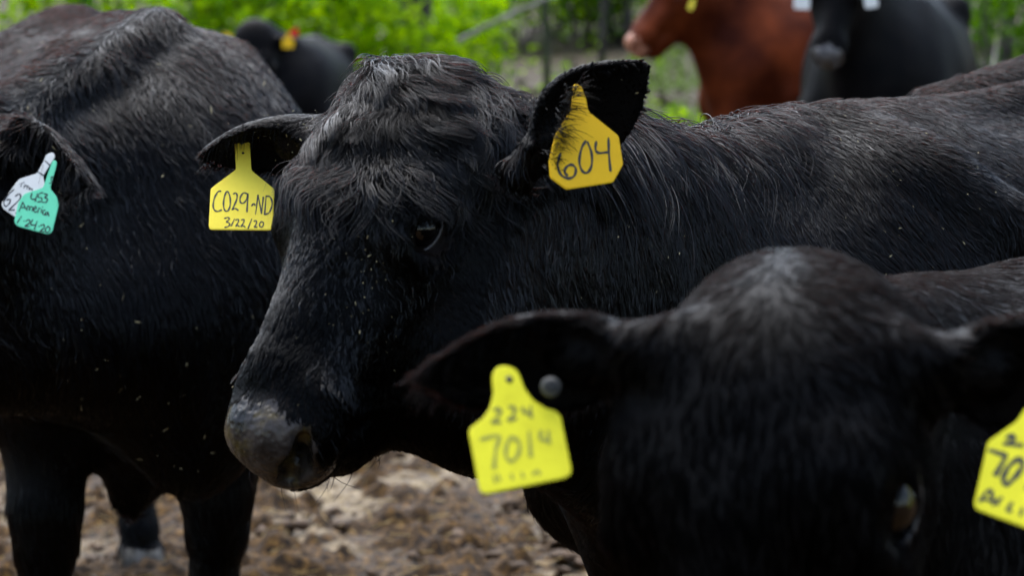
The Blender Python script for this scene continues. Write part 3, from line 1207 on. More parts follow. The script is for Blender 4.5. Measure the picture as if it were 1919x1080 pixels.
log([(wx(1800, 21.5), 21.5, gz(1800, 21.5) + .10), (wx(1960, 22), 22.0, gz(1960, 22) + .16)], .10, 'grey log lying on the ground right of the black cow with white tags', seed=2)
log([(wx(1790, 25), 25.0, gz(1790, 25) + .12), (wx(1990, 24.2), 24.2, gz(1990, 24.2) + .15)], .08, 'thinner dark log lying behind the grey log', mat='bark', seed=3)


def far_wood():
    """Deep undergrowth that reads as one mass, up the slope."""
    rs = np.random.RandomState(77)
    n = 26000
    y = 40 + 34 * rs.rand(n) ** 1.3
    x = (rs.rand(n) - .5) * .62 * y
    hgt = rs.rand(n) ** 1.2 * (4.2 + 2.0 * noise3(np.stack([x, y, 0 * x], -1), .35, 1.2))
    p = np.stack([x, y, ground_z(x, y) + hgt], 1) + rs.randn(n, 3) * .25
    V, F = leaf_verts(p, rs, .24)
    o = mesh_obj('distant_undergrowth', V, F, M['leaf_green'], smooth=False)
    o['kind'] = 'stuff'
    n = 14000
    y = 62 + 30 * rs.rand(n)
    x = (rs.rand(n) - .5) * 1.0 * y
    p = np.stack([x, y, ground_z(x, y) + rs.rand(n) * 9], 1)
    V, F = leaf_verts(p, rs, .7)
    o = mesh_obj('distant_wood', V, F, M['leaf_dark'], smooth=False)
    o['kind'] = 'stuff'


far_wood()


def unseen_shade_wood():
    """The wood goes on round the pen on the other sides."""
    rs = np.random.RandomState(78)
    n = 24000
    an = rs.uniform(R(22), R(338), n)
    r = 21 + 12 * rs.rand(n) ** 1.5
    x, y = r * np.sin(an), 3 + r * np.cos(an)
    top = 12 + 4 * noise3(np.stack([x, y, 0 * x], -1), .25, 4.4)
    p = np.stack([x, y, np.maximum(ground_z(x, y), 0) + .2 + rs.rand(n) * top], 1)
    V, F = leaf_verts(p, rs, .55)
    o = mesh_obj('surrounding_wood', V, F, M['leaf_dark'], smooth=False)  # out of view; added to darken what the coats reflect
    o['kind'] = 'stuff'


unseen_shade_wood()


def ground_cover():
    rs = np.random.RandomState(31)
    # grass: tufts before the red cow and thinly over the bank
    n = 6000
    px = np.where(rs.rand(n) < .6, rs.normal(1250, 50, n), rs.uniform(850, 1919, n))
    d = np.where(rs.rand(n) < .6, rs.normal(17.5, 1.8, n), rs.uniform(15, 30, n))
    x = wx(px, d)
    keep = noise3(np.stack([x, d, 0 * x], -1), 1.6, .3) > -.15
    x, d = x[keep], d[keep]
    n = len(x)
    b = np.stack([x, d, ground_z(x, d) - .02], 1)
    an = rs.rand(n) * 6.28
    s = np.stack([np.cos(an), np.sin(an), 0 * an], 1) * .007
    t = np.stack([rs.randn(n) * .05, rs.randn(n) * .05, .06 + .12 * rs.rand(n)], 1)
    V = np.empty((n, 4, 3))
    V[:, 0], V[:, 1] = b - s, b + s
    V[:, 2] = b + t * .6 + s * .7
    V[:, 3] = b + t * .6 - s * .7
    V2 = V.copy()
    V2[:, 0], V2[:, 1] = V[:, 3], V[:, 2]
    V2[:, 2] = b + t * 1.15 + np.array([.03, 0, -.01]) + s * .1
    V2[:, 3] = b + t * 1.15 + np.array([.03, 0, -.01]) - s * .1
    VV = np.concatenate([V.reshape(-1, 3), V2.reshape(-1, 3)])
    o = mesh_obj('grass', VV, np.arange(len(VV)).reshape(-1, 4), M['grass'], smooth=False)
    o['kind'] = 'stuff'
    # low leafy sprigs
    n = 2200
    px = np.concatenate([rs.normal(1240, 45, 500), rs.uniform(600, 1919, n - 500)])
    d = np.concatenate([rs.normal(19, 1.6, 500), rs.uniform(16, 34, n - 500)])
    x = wx(px, d)
    keep = noise3(np.stack([x, d, 0 * x], -1), 1.1, 7.3) > .0
    x, d = x[keep], d[keep]
    p = np.stack([x, d, ground_z(x, d) + .18 * rs.rand(len(x))], 1)
    V, F = leaf_verts(p, rs, .075)
    o = mesh_obj('low_undergrowth', V, F, M['leaf_lime'], smooth=False)
    o['kind'] = 'stuff'
    # fallen leaves and sticks on the bank
    n = 6500
    x, d = wx(rs.uniform(700, 1960, n), 22), rs.uniform(15, 34, n)
    x = x * d / 22
    p = np.stack([x, d, ground_z(x, d) + .015], 1)
    V, F = leaf_verts(p, rs, .07, 0)
    o = mesh_obj('leaf_litter', V, F, plastic('dead_leaves', (.07, .053, .036), (.15, .125, .095), .9), smooth=False)
    o['kind'] = 'stuff'


ground_cover()
print('setting', round(time.time() - T0, 1))


# ================================================================== CATTLE
def grid_for(lo, hi, coarse, flo=None, fhi=None, fine=None):
    return Field(*(axis(lo[k], hi[k], coarse, None if flo is None else flo[k], None if fhi is None else fhi[k], fine) for k in range(3)))


# ---- the central cow
HB = head_frame(Q(738, 168, 3.13), CV(-.37, -.86, .36), CV(.80, -.04, .60), .93)
BB = body_frame(Q(1500, 243, 3.85), (-.68, -.73))
fB = grid_for((-.55, 2.65, -.02), (1.75, 5.3, 1.56), .015, (-.46, 2.80, .86), (.20, 3.42, 1.50), .0046)
add_body(fB, BB, {'belly': .90, 'brisket': -.09, 'legs': {-1: (-.22, .05), 1: (-.10, 0)}})
add_head(fB, HB)
nkB = nz(np.cross(BB(.2, 0, 1.0) - Q(960, 430, 3.22), [0, 0, 1.0]))
fB.cap(BB(.18, 0, .97), Q(985, 470, 3.24), .250, .150, nkB, .62, k=.10)
fB.cap(Q(700, 186, 3.20), Q(772, 182, 3.18), .036, .036, k=.06)
fB.cap(BB(.12, 0, 1.17), Q(900, 322, 3.22), .080, .070, nkB, .8, k=.09)
fB.cap(Q(1740, 236, 4.42), Q(2030, 150, 4.75), .062, .072, k=.05)
fB.cap(Q(1690, 250, 4.10), Q(2010, 172, 4.42), .034, .034, k=.06)
fB.cap(Q(1560, 268, 3.87), Q(1737, 352, 3.80), .040, .040, k=.07)
fB.cap(Q(1737, 352, 3.80), Q(1960, 450, 3.79), .040, .040, k=.07)
fB.cap(HB(0, -.185, .33), Q(870, 752, 3.12), .050, .058, nkB, .7, k=.06)
fB.cap(BB(.20, 0, .82), Q(930, 690, 3.14), .16, .080, nkB, .6, k=.10)
earsB = [fB.ear(Q(1016, 284, 3.03), Q(1208, 108, 2.99), CV(.30, -.25, .92), .118, cup=.022, blunt=.86, stem=.020),
         fB.ear(Q(598, 272, 3.21), Q(376, 280, 3.27), CV(.05, -.80, .60), .098, cup=.034)]
add_face(fB, HB)
cowB, VB, FB, fmB = finish_cow('cow', fB, HB, BB, M['coat_brown'], M['muzzle'],
                               'black cow in the middle with curly poll and yellow tags in both ears', 'black cattle', earsB)
print('cow B', len(VB), round(time.time() - T0, 1))

# ---- the near left cow, chest to the viewer, head turned out of the picture
HA = head_frame(Q(-75, 235, 4.38), CV(-.80, -.50, .30), CV(.36, .12, .92), 1.0)
BA = body_frame(Q(285, 62, 5.0), (.30, -.954))
fA = grid_for((-2.1, 3.75, -.02), (-.05, 7.2, 1.62), .018, (-1.15, 3.9, .9), (-.60, 4.6, 1.45), .008)
add_body(fA, BA, {'knee': .47, 'belly': .95, 'legw': 1.10, 'legs': {1: (.02, -.10), -1: (.04, -.065)}, 'hind': {1: (-.2, .02), -1: (-.16, .16)}})
add_head(fA, HA)
nkA = nz(np.cross(BA(.2, 0, 1.0) - Q(0, 400, 4.4), [0, 0, 1.0]))
fA.cap(BA(.16, 0, 1.0), Q(-20, 430, 4.42), .27, .165, nkA, .66, k=.10)
fA.cap(Q(290, 62, 4.88), Q(-20, 236, 4.40), .050, .048, k=.045)
fA.cap(BA(.30, 0, .82), Q(40, 640, 4.45), .20, .12, k=.12)
fA.cap(Q(270, 810, 4.95), Q(245, 930, 5.0), .10, .040, k=.07)
earsA = [fA.ear(Q(10, 280, 4.28), Q(176, 345, 4.16), CV(.15, -.42, .88), .150, cup=.05, blunt=.6)]
add_face(fA, HA)
cowA, VA, FA, fmA = finish_cow('cow', fA, HA, BA, M['coat'], M['muzzle'],
                               'large black cow at the left with mint and white tags in its ear', 'black cattle', earsA)
print('cow A', len(VA), round(time.time() - T0, 1))

# ---- the foreground cow, blurred, face to the viewer
HC = head_frame(Q(1400, 500, 2.16), CV(-.06, -.98, .06), CV(.88, -.05, .47), 1.12)
HC.eye_w = .167
BC = body_frame(Q(1790, 560, 2.85), (-.72, -.69))
fC = grid_for((-.15, 1.75, -.02), (1.75, 4.3, 1.40), .016, (-.05, 1.95, .72), (.50, 2.35, 1.32), .006)
add_body(fC, BC, {})
add_head(fC, HC, .90, .074)
nkC = nz(np.cross(BC(.2, 0, 1.0) - Q(1450, 800, 2.4), [0, 0, 1.0]))
fC.cap(BC(.16, 0, 1.0), Q(1480, 800, 2.40), .26, .135, nkC, .68, k=.09)
fC.cap(BC(.06, 0, 1.225), Q(1490, 650, 2.30), .07, .055, k=.06)
earsC = [fC.ear(Q(1178, 668, 2.20), Q(768, 700, 2.24), CV(.05, -.55, .84), .105, cup=.030),
         fC.ear(Q(1780, 690, 2.20), Q(2120, 720, 2.22), CV(.0, -.5, .86), .115, cup=.030)]
fC.cap(HC(0, -.078, .085), HC(0, -.082, .15), .066 * 1.08, .086 * 1.08, HC.ex, 1.08, k=.06)
add_face(fC, HC)
cowC, VC, FC, fmC = finish_cow('cow', fC, HC, BC, M['coat'], M['muzzle'],
                               'blurred black cow in the foreground facing the camera with lemon tags', 'black cattle', earsC)
print('cow C', len(VC), round(time.time() - T0, 1))


# ---- distant cattle
def far_cow(head, w, u, hs, top, fwd, coat, muz, label, earspec, group, opt=None, neck=(.15, .62), vox=.022, name='cow'):
    H = head_frame(head, w, u, hs)
    B = body_frame(top, fwd)
    pts = np.array([B(-1.7, 0, 0), B(.9, 0, 1.4), B(0, .5, 0), B(0, -.5, 0), B(-1.4, .5, 1), B(-1.4, -.5, 1), H(0, 0, -.15), H(.3, 0, .1), H(-.3, 0, .1), H(0, 0, .6)])
    lo, hi = pts.min(0) - .08, pts.max(0) + .08
    lo[2] = -.02
    hp = np.array([H(-.3, -.2, -.05), H(.3, .1, .55), H(-.3, .1, .55), H(.3, -.25, -.05)])
    f = grid_for(lo, hi, vox, hp.min(0), hp.max(0), .011)
    add_body(f, B, opt or {})
    add_head(f, H)
    nk = nz(np.cross(B(.2, 0, 1.0) - H(0, -.12, .05), [0, 0, 1.0]))
    f.cap(B(.16, 0, 1.0), H(0, -.12, .03), .27 * B.s, neck[0] * hs, nk, neck[1], k=.10)
    f.cap(B(.08, 0, 1.22), H(0, -.06, -.01), .08 * B.s, .065 * hs, k=.10)
    f.cap(B(.28, 0, .80), H(0, -.17, .12), .18 * B.s, .07 * hs, nk, .6, k=.10)
    ears = [f.ear(H(q * .095, -.07, .035), H(q * .27, *tip), nz(H.ey * .3 + H.ez * .7), .105 * hs, cup=.03, thick=.009) for q, tip in earspec]
    add_face(f, H)
    return finish_cow(name, f, H, B, coat, muz, label, group, ears)[0], H


cowD, HD = far_cow(Q(1284, -66, 13.7), CV(-.64, -.76, .22), CV(.30, .04, .95), 1.06, Q(1465, -12, 14.0), (-.58, -.81), M['coat_red'], M['muzzle_red'],
                   'rusty red cow with a pink nose standing in profile', [(1, (-.10, .05)), (-1, (-.10, .05))], None)
cowE, HE = far_cow(Q(1574, -88, 11.45), CV(-.16, -.93, .34), CV(.98, -.06, .2), .98, Q(1655, -18, 12.1), (-.22, -.97), M['coat_far'], M['muzzle_grey'],
                   'black cow with white tags and a grey nose beside the red cow', [(1, (-.10, .07)), (-1, (-.10, .07))], 'black cattle')
cowF, HF = far_cow(Q(475, 64, 15.0), CV(.02, -.95, .30), CV(1.0, .0, .1), .98, Q(548, 80, 15.4), (-.06, -1.0), M['coat_far'], M['muzzle'],
                   'distant black cow with a red tag and yellow tags before lime shrubs', [(1, (-.07, .03)), (-1, (-.07, .03))], 'black cattle')
print('far cows', round(time.time() - T0, 1))

# ------------------------------------------------------------------ coats
NB, NA, NC = vnormals(VB, FB), vnormals(VA, FA), vnormals(VC, FC)


def skin_free(V, F, fm):
    """Weight helper: 0 on muzzle pad, nostril and hoof faces (same order as faces)."""
    ok = ((fm == 0) | (fm == 4)).astype(float)

    def w(base):
        return lambda c, n: base(c, n) * ok
    return w


def head_mask(H, c, pad=0.0):
    u, v, w = H.inv(c)
    return (w > -.10 - pad) & (w < .60) & (np.abs(u) < .16 + pad) & (v > -.30) & (v < .12)


def ear_mask(ears, c):
    r = np.zeros(len(c), bool)
    for e in ears:
        p = c - e['base']
        uu = (p @ e['a']) / e['ln']
        r |= (uu > -.05) & (uu < 1.08) & (np.abs(p @ e['b']) < e['width'] * .62) & (np.abs(p @ e['c']) < .06)
    return r


flowB = flow_field([
    (738, 165, -.1, .6), (690, 190, -.75, .7), (640, 235, -.6, .9), (600, 300, -.45, .9), (740, 260, .05, 1), (800, 200, .7, .6), (850, 240, .55, .9),
    (920, 260, .6, .8), (760, 330, .1, 1), (680, 330, -.1, 1), (560, 370, -.25, .95), (545, 450, -.3, .9), (575, 300, -.3, .95), (620, 430, -.35, .9), (690, 430, -.2, 1),
    (600, 520, -.45, .9), (560, 620, -.42, .9), (640, 620, -.3, .95), (520, 720, -.4, .9), (620, 740, -.15, .95), (620, 850, .35, .8), (740, 700, .15, 1),
    (760, 540, .25, 1), (860, 560, .35, .95), (960, 560, .35, .95), (870, 480, .5, .8), (900, 380, .35, .95), (1000, 420, .25, 1),
    (1080, 160, .6, -.6), (1150, 140, .75, -.4), (1040, 300, .2, .8), (480, 255, -1, .05), (420, 290, -1, .2), (520, 300, -.9, .5),
    (1200, 280, .25, 1), (1300, 300, .2, 1), (1400, 290, .3, .95), (1200, 420, .2, 1), (1300, 480, .25, .98), (1500, 240, .55, .8), (1450, 400, .35, .93),
    (1600, 300, .6, .8), (1600, 450, .45, .9), (1750, 400, .6, .8), (1850, 480, .5, .85), (1850, 250, .85, .5), (1800, 180, .9, .3), (1050, 600, .3, .95)])
flowA = flow_field([
    (280, 60, .1, 1), (400, 120, .55, .85), (480, 220, .6, .8), (540, 300, .5, .85), (300, 250, .25, 1), (200, 250, .1, 1), (220, 130, -.3, .8), (120, 150, -.5, .8),
    (60, 120, -.8, .5), (30, 60, -.9, .2), (150, 40, -.6, .4), (350, 450, .4, .9), (450, 450, .5, .85), (200, 500, .2, 1), (100, 500, .1, 1), (300, 700, .3, .95), (430, 700, .3, .95),
    (100, 800, .1, 1), (420, 950, .0, 1), (100, 300, .9, .4), (150, 260, .8, .5), (40, 230, -.5, .3), (20, 210, -.7, .5)])
flowC = flow_field([
    (1440, 470, 0, .8), (1440, 600, -.05, .8), (1350, 580, -.5, .8), (1540, 580, .5, .8), (1250, 680, -.4, .9), (1600, 680, .4, .9), (1430, 760, 0, 1), (1300, 850, -.3, 1),
    (1560, 860, .3, 1), (1430, 980, 0, 1), (1150, 900, -.4, .9), (1690, 900, .4, .9), (1000, 640, -1, .1), (850, 670, -1, .2), (1900, 650, 1, .2), (1750, 560, .7, .5),
    (1850, 510, .9, .1), (1800, 850, .3, .95), (1080, 900, -.2, 1)])

wB = skin_free(VB, FB, fmB)
eyeB = [eye_pos(HB, q) + eye_out(HB, q) * .012 for q in (-1, 1)]


def near_eye(c, r=.027):
    return np.min([np.linalg.norm(c - e, axis=1) for e in eyeB], axis=0) < r


def lenB(p):
    u, v, w = HB.inv(p)
    L = np.full(len(p), .024)
    hd = head_mask(HB, p)
    face = .023 + .007 * noise3(p, 20, 1.1)
    poll = np.clip(1 - np.hypot(w - .03, u * .8) / .17, 0, 1) * np.clip(1 + (u + .035) / .05, 0, 1)
    L[hd] = (face + .036 * poll ** 1.3)[hd]
    L = np.where(hd & (w > .33), np.maximum(.011, L * (1 - np.clip(w - .33, 0, 1) * 4.5)), L)
    L = np.where(hd & (u < -.035), L * np.clip(1 + (u + .035) / .06, .45, 1), L)
    e = ear_mask(earsB, p)
    L[e] = .0065
    return L


grow(cowB, VB, FB, NB, 78000, wB(lambda c, n: in_view(c, n) * (head_mask(HB, c) | ear_mask(earsB, c)) * ~near_eye(c)), lenB, flowB, M['hair_face'], name='hair',
     lift=lambda p: .20 + .16 * np.clip((HB.inv(p)[2] - .26) / .16, 0, 1) - .06 * ear_mask(earsB, p) + .34 * np.clip(1 - np.abs(HB.inv(p)[2] - .02) / .10, 0, 1), wave=.09, freq=.9, clump=.0060, cstr=.9, segs=7, rad=.0006, seed=3)
bodyB = lambda c, n: in_view(c, n) * ~(head_mask(HB, c) | ear_mask(earsB, c))
grow(cowB, VB, FB, NB, 125000, wB(bodyB), lambda p: .027 + .008 * noise3(p, 6, 2.7), flowB, M['hair_body'], name='hair',
     lift=.16, wave=.05, clump=.0075, cstr=.9, segs=5, rad=.00062, seed=4)


# mane along the crest of the central cow's neck
def maneB(c, n):
    x, y, d = pix(c)
    crest = 262 - 25 * np.clip((x - 1150) / 300, 0, 1)
    return in_view(c, n, face=-.6) * (x > 1090) * (x < 1460) * np.clip(1 - (y - crest) / 85, 0, 1) * (y < crest + 85) * ~ear_mask(earsB, c)


grow(cowB, VB, FB, NB, 3600, wB(maneB), .082, flowB, M['hair_wet'], name='mane', lift=.70, wave=.20, freq=.7, clump=.017, cstr=.95, segs=10, rad=.0007, seed=6, grav=.38, jit=.6, var=.6)
# top-knot
grow(cowB, VB, FB, NB, 8000, wB(lambda c, n: in_view(c, n, face=-.7) * np.clip(1 - np.linalg.norm(c - HB(.015, .0, .03), axis=1) / .14, 0, 1) * np.clip((HB.inv(c)[0] + .065) / .04, 0, 1)), .056, flowB, M['hair_wet'],
     name='poll_hair', lift=.62, wave=.30, freq=.9, clump=.015, cstr=.94, segs=9, rad=.0006, seed=7, grav=.22, jit=.5, var=.5)


grow(cowB, VB, FB, NB, 26, lambda c, n: in_view(c, n) * (HB.inv(c)[2] > .40) * (HB.inv(c)[1] < -.05) * (fmB != 2), .030, flowB, M['hair_body'], name='whiskers', lift=.9, wave=.05, clump=0, segs=6, rad=.0005, seed=8, grav=.3)


def rim_hair(root, e, n, L, seed, mat, flow_out=1.0):
    """Long fringe along an ear's edge, reaching across the opening."""
    rs = np.random.RandomState(seed)
    u = rs.rand(n) * .95
    W = e['width'] / 2 * (np.sin(math.pi * np.clip(u, .02, .99) ** .65) ** .75 * .86 + .14 * (1 - u))
    sg = np.where(rs.rand(n) < .5, 1, -1)
    mid = .02 * u * u
    p = e['base'] + (u * e['ln'])[:, None] * e['a'] + (sg * W * .96)[:, None] * e['b'] + mid[:, None] * e['c']
    dirn = nz(-sg[:, None] * e['b'] * (.55 + .5 * rs.rand(n, 1)) + e['c'] * (.9 + .3 * rs.randn(n, 1)) + e['a'] * (.5 + .3 * rs.randn(n, 1)))
    outw = nz(sg[:, None] * e['b'] + e['a'] * .7 + rs.randn(n, 3) * .25)
    pick = rs.rand(n) < .45
    dirn[pick] = outw[pick]
    ln = L * (.4 + .8 * rs.rand(n))
    ln[pick] *= .45
    S = np.linspace(0, 1, 7)
    pts = p[:, None, :] + (ln[:, None] * S)[..., None] * dirn[:, None, :]
    pts[..., 2] -= (.45 * ln[:, None] * S ** 2)
    curl = np.cross(dirn, e['a'])
    pts += (.10 * ln[:, None] * np.sin(S * 3 + rs.rand(n, 1) * 6))[..., None] * curl[:, None, :] * S[None, :, None]
    rr = .00055 * (1 - .8 * S)[None, :] * np.ones((n, 1))
    curves_obj('ear_fringe', pts, rr, mat, root)


rim_hair(cowB, earsB[0], 260, .010, 21, M['hair_face'])
def tag_fringe():
    rs = np.random.RandomState(26)
    n = 170
    t = rs.rand(n)
    x0, y0 = 1066 - 40 * t + 8 * rs.randn(n), 165 + 150 * t
    L = (14 + 56 * rs.rand(n)) * (1.1 - .75 * t)
    S = np.linspace(0, 1, 7)
    an = -.55 + .55 * rs.randn(n) + .5 * t
    pts = np.empty((n, 7, 3))
    for i in range(n):
        for k, q in enumerate(S):
            pts[i, k] = Q(x0[i] + L[i] * q * math.cos(an[i]), y0[i] + L[i] * (q * math.sin(an[i]) + .35 * q * q), 2.958 - .016 * math.sin(q * 2.4))
    curves_obj('ear_fringe', pts, .00055 * (1 - .8 * S)[None, :] * np.ones((n, 1)), M['hair_face'], cowB)


tag_fringe()
rim_hair(cowB, earsB[1], 420, .020, 22, M['hair_face'])
rim_hair(cowA, earsA[0], 160, .060, 23, M['hair_body'])
rim_hair(cowC, earsC[0], 500, .022, 24, M['hair_soft'])
rim_hair(cowC, earsC[1], 400, .022, 25, M['hair_soft'])

wA = skin_free(VA, FA, fmA)
grow(cowA, VA, FA, NA, 135000, wA(lambda c, n: in_view(c, n)), lambda p: .036 + .010 * noise3(p, 5, 2.7), flowA, M['hair_body'], name='hair',
     lift=.16, wave=.05, clump=.0095, cstr=.9, segs=5, rad=.00075, seed=9)


# scattered wetter locks that catch the light
grow(cowB, VB, FB, NB, 3600, wB(lambda c, n: in_view(c, n) * head_mask(HB, c) * ~near_eye(c, .040) * (HB.inv(c)[2] < .40) * (HB.inv(c)[1] > -.075) * (HB.inv(c)[0] > -.06) * np.clip(.3 + noise3(c, 14, 2.5), 0, 1)), .026, flowB, M['hair_wet'], name='wet_locks',
     lift=.30, wave=.14, clump=.010, cstr=.96, segs=7, rad=.00065, seed=31)
grow(cowB, VB, FB, NB, 9000, wB(lambda c, n: bodyB(c, n) * np.clip(.2 + noise3(c, 7, 2.5), 0, 1)), .030, flowB, M['hair_wet'], name='wet_locks',
     lift=.26, wave=.10, clump=.012, cstr=.96, segs=6, rad=.0007, seed=32)
grow(cowA, VA, FA, NA, 9000, wA(lambda c, n: in_view(c, n) * np.clip(.2 + noise3(c, 6, 4.5), 0, 1)), .042, flowA, M['hair_wet'], name='wet_locks',
     lift=.26, wave=.10, clump=.015, cstr=.96, segs=6, rad=.0009, seed=33)


def whorlA(c, n):
    x, y, d = pix(c)
    return in_view(c, n) * np.clip(1 - np.hypot((x - 200) / 75, (y - 125) / 45), 0, 1)


grow(cowA, VA, FA, NA, 500, wA(whorlA), .060, flow_field([(200, 120, .4, .8), (230, 150, -.2, 1), (150, 120, -.9, .3), (240, 110, .9, .6)]), M['hair_wet'], name='cowlick',
     lift=.6, wave=.25, freq=.9, clump=.02, cstr=.9, segs=9, rad=.0007, seed=12, grav=.3)
wC = skin_free(VC, FC, fmC)
grow(cowC, VC, FC, NC, 60000, wC(lambda c, n: in_view(c, n)), lambda p: .019 + .005 * noise3(p, 8, 2.7), flowC, M['hair_soft'], name='hair',
     lift=.22, wave=.05, clump=.009, cstr=.85, segs=4, rad=.00055, seed=10)


def fleck_w(fr):
    def w(c, n):
        x, y, d = pix(c)
        return in_view(c, n, 20, 20, .05) * np.clip(.15 + noise3(c, 6, 3.9) + .6 * noise3(c, 17, 1.9), 0, 1)
    return w


flecks(cowB, VB, FB, NB, 170, wB(lambda c, n: fleck_w(0)(c, n) * head_mask(HB, c)), 61, .0006, .0036)
flecks(cowB, VB, FB, NB, 260, wB(lambda c, n: fleck_w(0)(c, n) * ~head_mask(HB, c)), 62, .0006, .0035)  # straw bits, plus pale specks painted in for water glints on the back
flecks(cowA, VA, FA, NA, 190, wA(fleck_w(0)), 63, .0012, .0105)
print('hair', round(time.time() - T0, 1))

# ================================================================== EAR TAGS
# yellow tag in the far ear of the central cow
ear_tag('yellow ear tag reading C029-ND above 3/22/20, in the middle cow ear', TagPlane(452, 350, 3.225, 0, -.33), [
    (340, 165), (360, 138), (400, 126), (430, 126), (465, 140), (483, 170), (497, 430), (505, 447), (700, 605), (708, 630), (692, 970), (680, 986), (660, 991),
    (125, 986), (105, 965), (122, 620), (132, 600), (345, 440), (355, 425)], (370, 230), 4.908, M['yellow'], [
    ([[(218, 632), (190, 640), (160, 690), (145, 760), (155, 805), (185, 820), (225, 805)],
      [(265, 640), (248, 690), (240, 760), (252, 810), (280, 815), (300, 770), (302, 700), (285, 645), (265, 637)],
      [(330, 662), (352, 650), (366, 675), (355, 730), (318, 806)], [(318, 806), (345, 792), (378, 812)],
      [(460, 660), (425, 650), (395, 690), (395, 735), (420, 745), (450, 715), (465, 655)], [(465, 655), (462, 720), (455, 828)],
      [(498, 772), (518, 748), (532, 766)], [(535, 845), (558, 668)], [(558, 668), (590, 840)], [(590, 840), (607, 685)],
      [(632, 675), (618, 850)], [(630, 680), (668, 686), (687, 735), (680, 790), (655, 835), (612, 850)]], 2.7, 'ink'),
    ([[(248, 885), (282, 876), (294, 892), (266, 916)], [(266, 916), (296, 930), (288, 956), (250, 968)], [(342, 890), (310, 956)],
      [(352, 900), (372, 893), (378, 915), (352, 958)], [(352, 958), (370, 950), (388, 960)], [(405, 900), (425, 893), (428, 918), (400, 960)], [(400, 960), (420, 952), (442, 966)],
      [(500, 890), (465, 980)], [(520, 912), (538, 904), (544, 930), (522, 966)], [(522, 966), (552, 963)], [(590, 912), (572, 935), (578, 962), (598, 960), (608, 930), (590, 912)]], 2.3, 'ink')],
    holes=[(410, 180, 26), (420, 282, 12)])
# deep yellow tag in the near ear of the central cow
ear_tag('deep yellow ear tag reading 604, half covered by dark ear fringe', TagPlane(1098, 260, 2.962, .2, -.12), [
    (430, 285), (480, 300), (515, 400), (530, 480), (740, 650), (772, 850), (702, 977), (375, 1027), (265, 945), (255, 830), (300, 640), (410, 470)],
    (960, 80), 3.723, M['yellow_deep'], [
    ([[(335, 770), (314, 850), (335, 920), (385, 948), (430, 930), (440, 880), (410, 852), (375, 870), (362, 905), (385, 932)],
      [(510, 685), (480, 740), (465, 830), (485, 895), (520, 908), (550, 860), (550, 770), (520, 690)],
      [(583, 690), (578, 745), (600, 770), (665, 765)], [(668, 665), (672, 780), (683, 900)]], 4.6, 'ink')])
# lemon tag in the foreground cow's ear, faded writing
ear_tag('lemon ear tag with faded 7014 writing, blurred in the foreground', TagPlane(975, 810, 2.155, .12, -.20), [
    (300, 110), (330, 75), (390, 65), (460, 90), (490, 130), (530, 240), (600, 330), (690, 385), (760, 405), (800, 440), (880, 830), (880, 880), (830, 910),
    (240, 1030), (200, 1010), (115, 560), (130, 530), (220, 460), (275, 380), (300, 280), (290, 160)], (850, 670), 4.0, M['lemon'], [
    ([[(300, 405), (335, 388), (345, 425), (285, 500)], [(285, 500), (355, 490)], [(412, 385), (445, 375), (455, 415), (405, 482)], [(405, 482), (470, 465)],
      [(515, 380), (530, 425), (580, 412)], [(575, 365), (577, 462)]], 6.5, 'ink_soft'),
    ([[(200, 622), (335, 595), (315, 690), (300, 845)], [(440, 600), (400, 650), (388, 740), (425, 785), (475, 745), (492, 660), (450, 602)], [(562, 565), (576, 755)],
      [(655, 560), (645, 615), (705, 628)], [(705, 560), (712, 655)]], 7.5, 'ink_faded'),
    ([[(300, 890), (310, 945)], [(330, 885), (345, 935)], [(430, 880), (440, 925)], [(510, 870), (520, 910)], [(590, 885), (620, 860), (650, 885)]], 6, 'ink_faded')],
    holes=[(415, 170, 30)])
ear_tag('lemon ear tag reading 701 in dark marker, tilted in the right hand ear', TagPlane(1880, 870, 2.150, -.1, -.18), [
    (255, 370), (480, 210), (580, 60), (640, -60), (700, -90), (770, -70), (800, 0), (790, 150), (850, 320), (985, 640), (870, 1130), (840, 1150), (170, 902), (145, 860)],
    (1790, 740), 4.155, M['lemon'], [
    ([[(400, 345), (450, 318), (450, 365), (378, 392)], [(378, 392), (530, 402)], [(560, 395), (610, 375), (600, 430), (560, 455)], [(560, 455), (650, 470)]], 7.5, 'ink'),
    ([[(270, 438), (400, 482)], [(400, 482), (310, 640)], [(500, 498), (415, 570), (372, 672), (405, 702), (465, 650), (525, 560), (505, 500)], [(640, 560), (560, 750)]], 9.5, 'ink'),
    ([[(190, 838), (272, 748), (300, 872)], [(205, 820), (290, 830)], [(365, 812), (330, 830), (335, 868)], [(445, 850), (408, 900), (445, 915)], [(525, 890), (508, 950)]], 7.0, 'ink')])
# two tags in the left cow's ear
ear_tag('white ear tag reading 62, partly behind the mint tag', TagPlane(50, 345, 4.152, 0, -.25), [
    (335, 345), (385, 328), (400, 360), (312, 500), (330, 600), (200, 700), (112, 800), (22, 738), (10, 700), (110, 560), (140, 522), (268, 482), (318, 392)],
    (0, 200), 3.855, M['white'], [
    ([[(140, 562), (178, 548)], [(160, 556), (150, 582)], [(172, 592), (180, 566), (194, 574), (176, 580)], [(194, 598), (204, 570), (214, 602)], [(214, 606), (220, 585), (226, 600), (236, 592), (232, 612)]], 1.3, 'ink'),
    ([[(102, 598), (58, 642), (28, 692), (42, 722), (66, 704), (76, 672), (48, 676)], [(112, 648), (140, 632), (146, 666), (64, 750)], [(64, 750), (108, 748)], [(122, 762), (114, 776)]], 2.5, 'ink'),
    ([[(268, 468), (322, 502)], [(326, 392), (378, 440)]], 2.6, 'ink')])
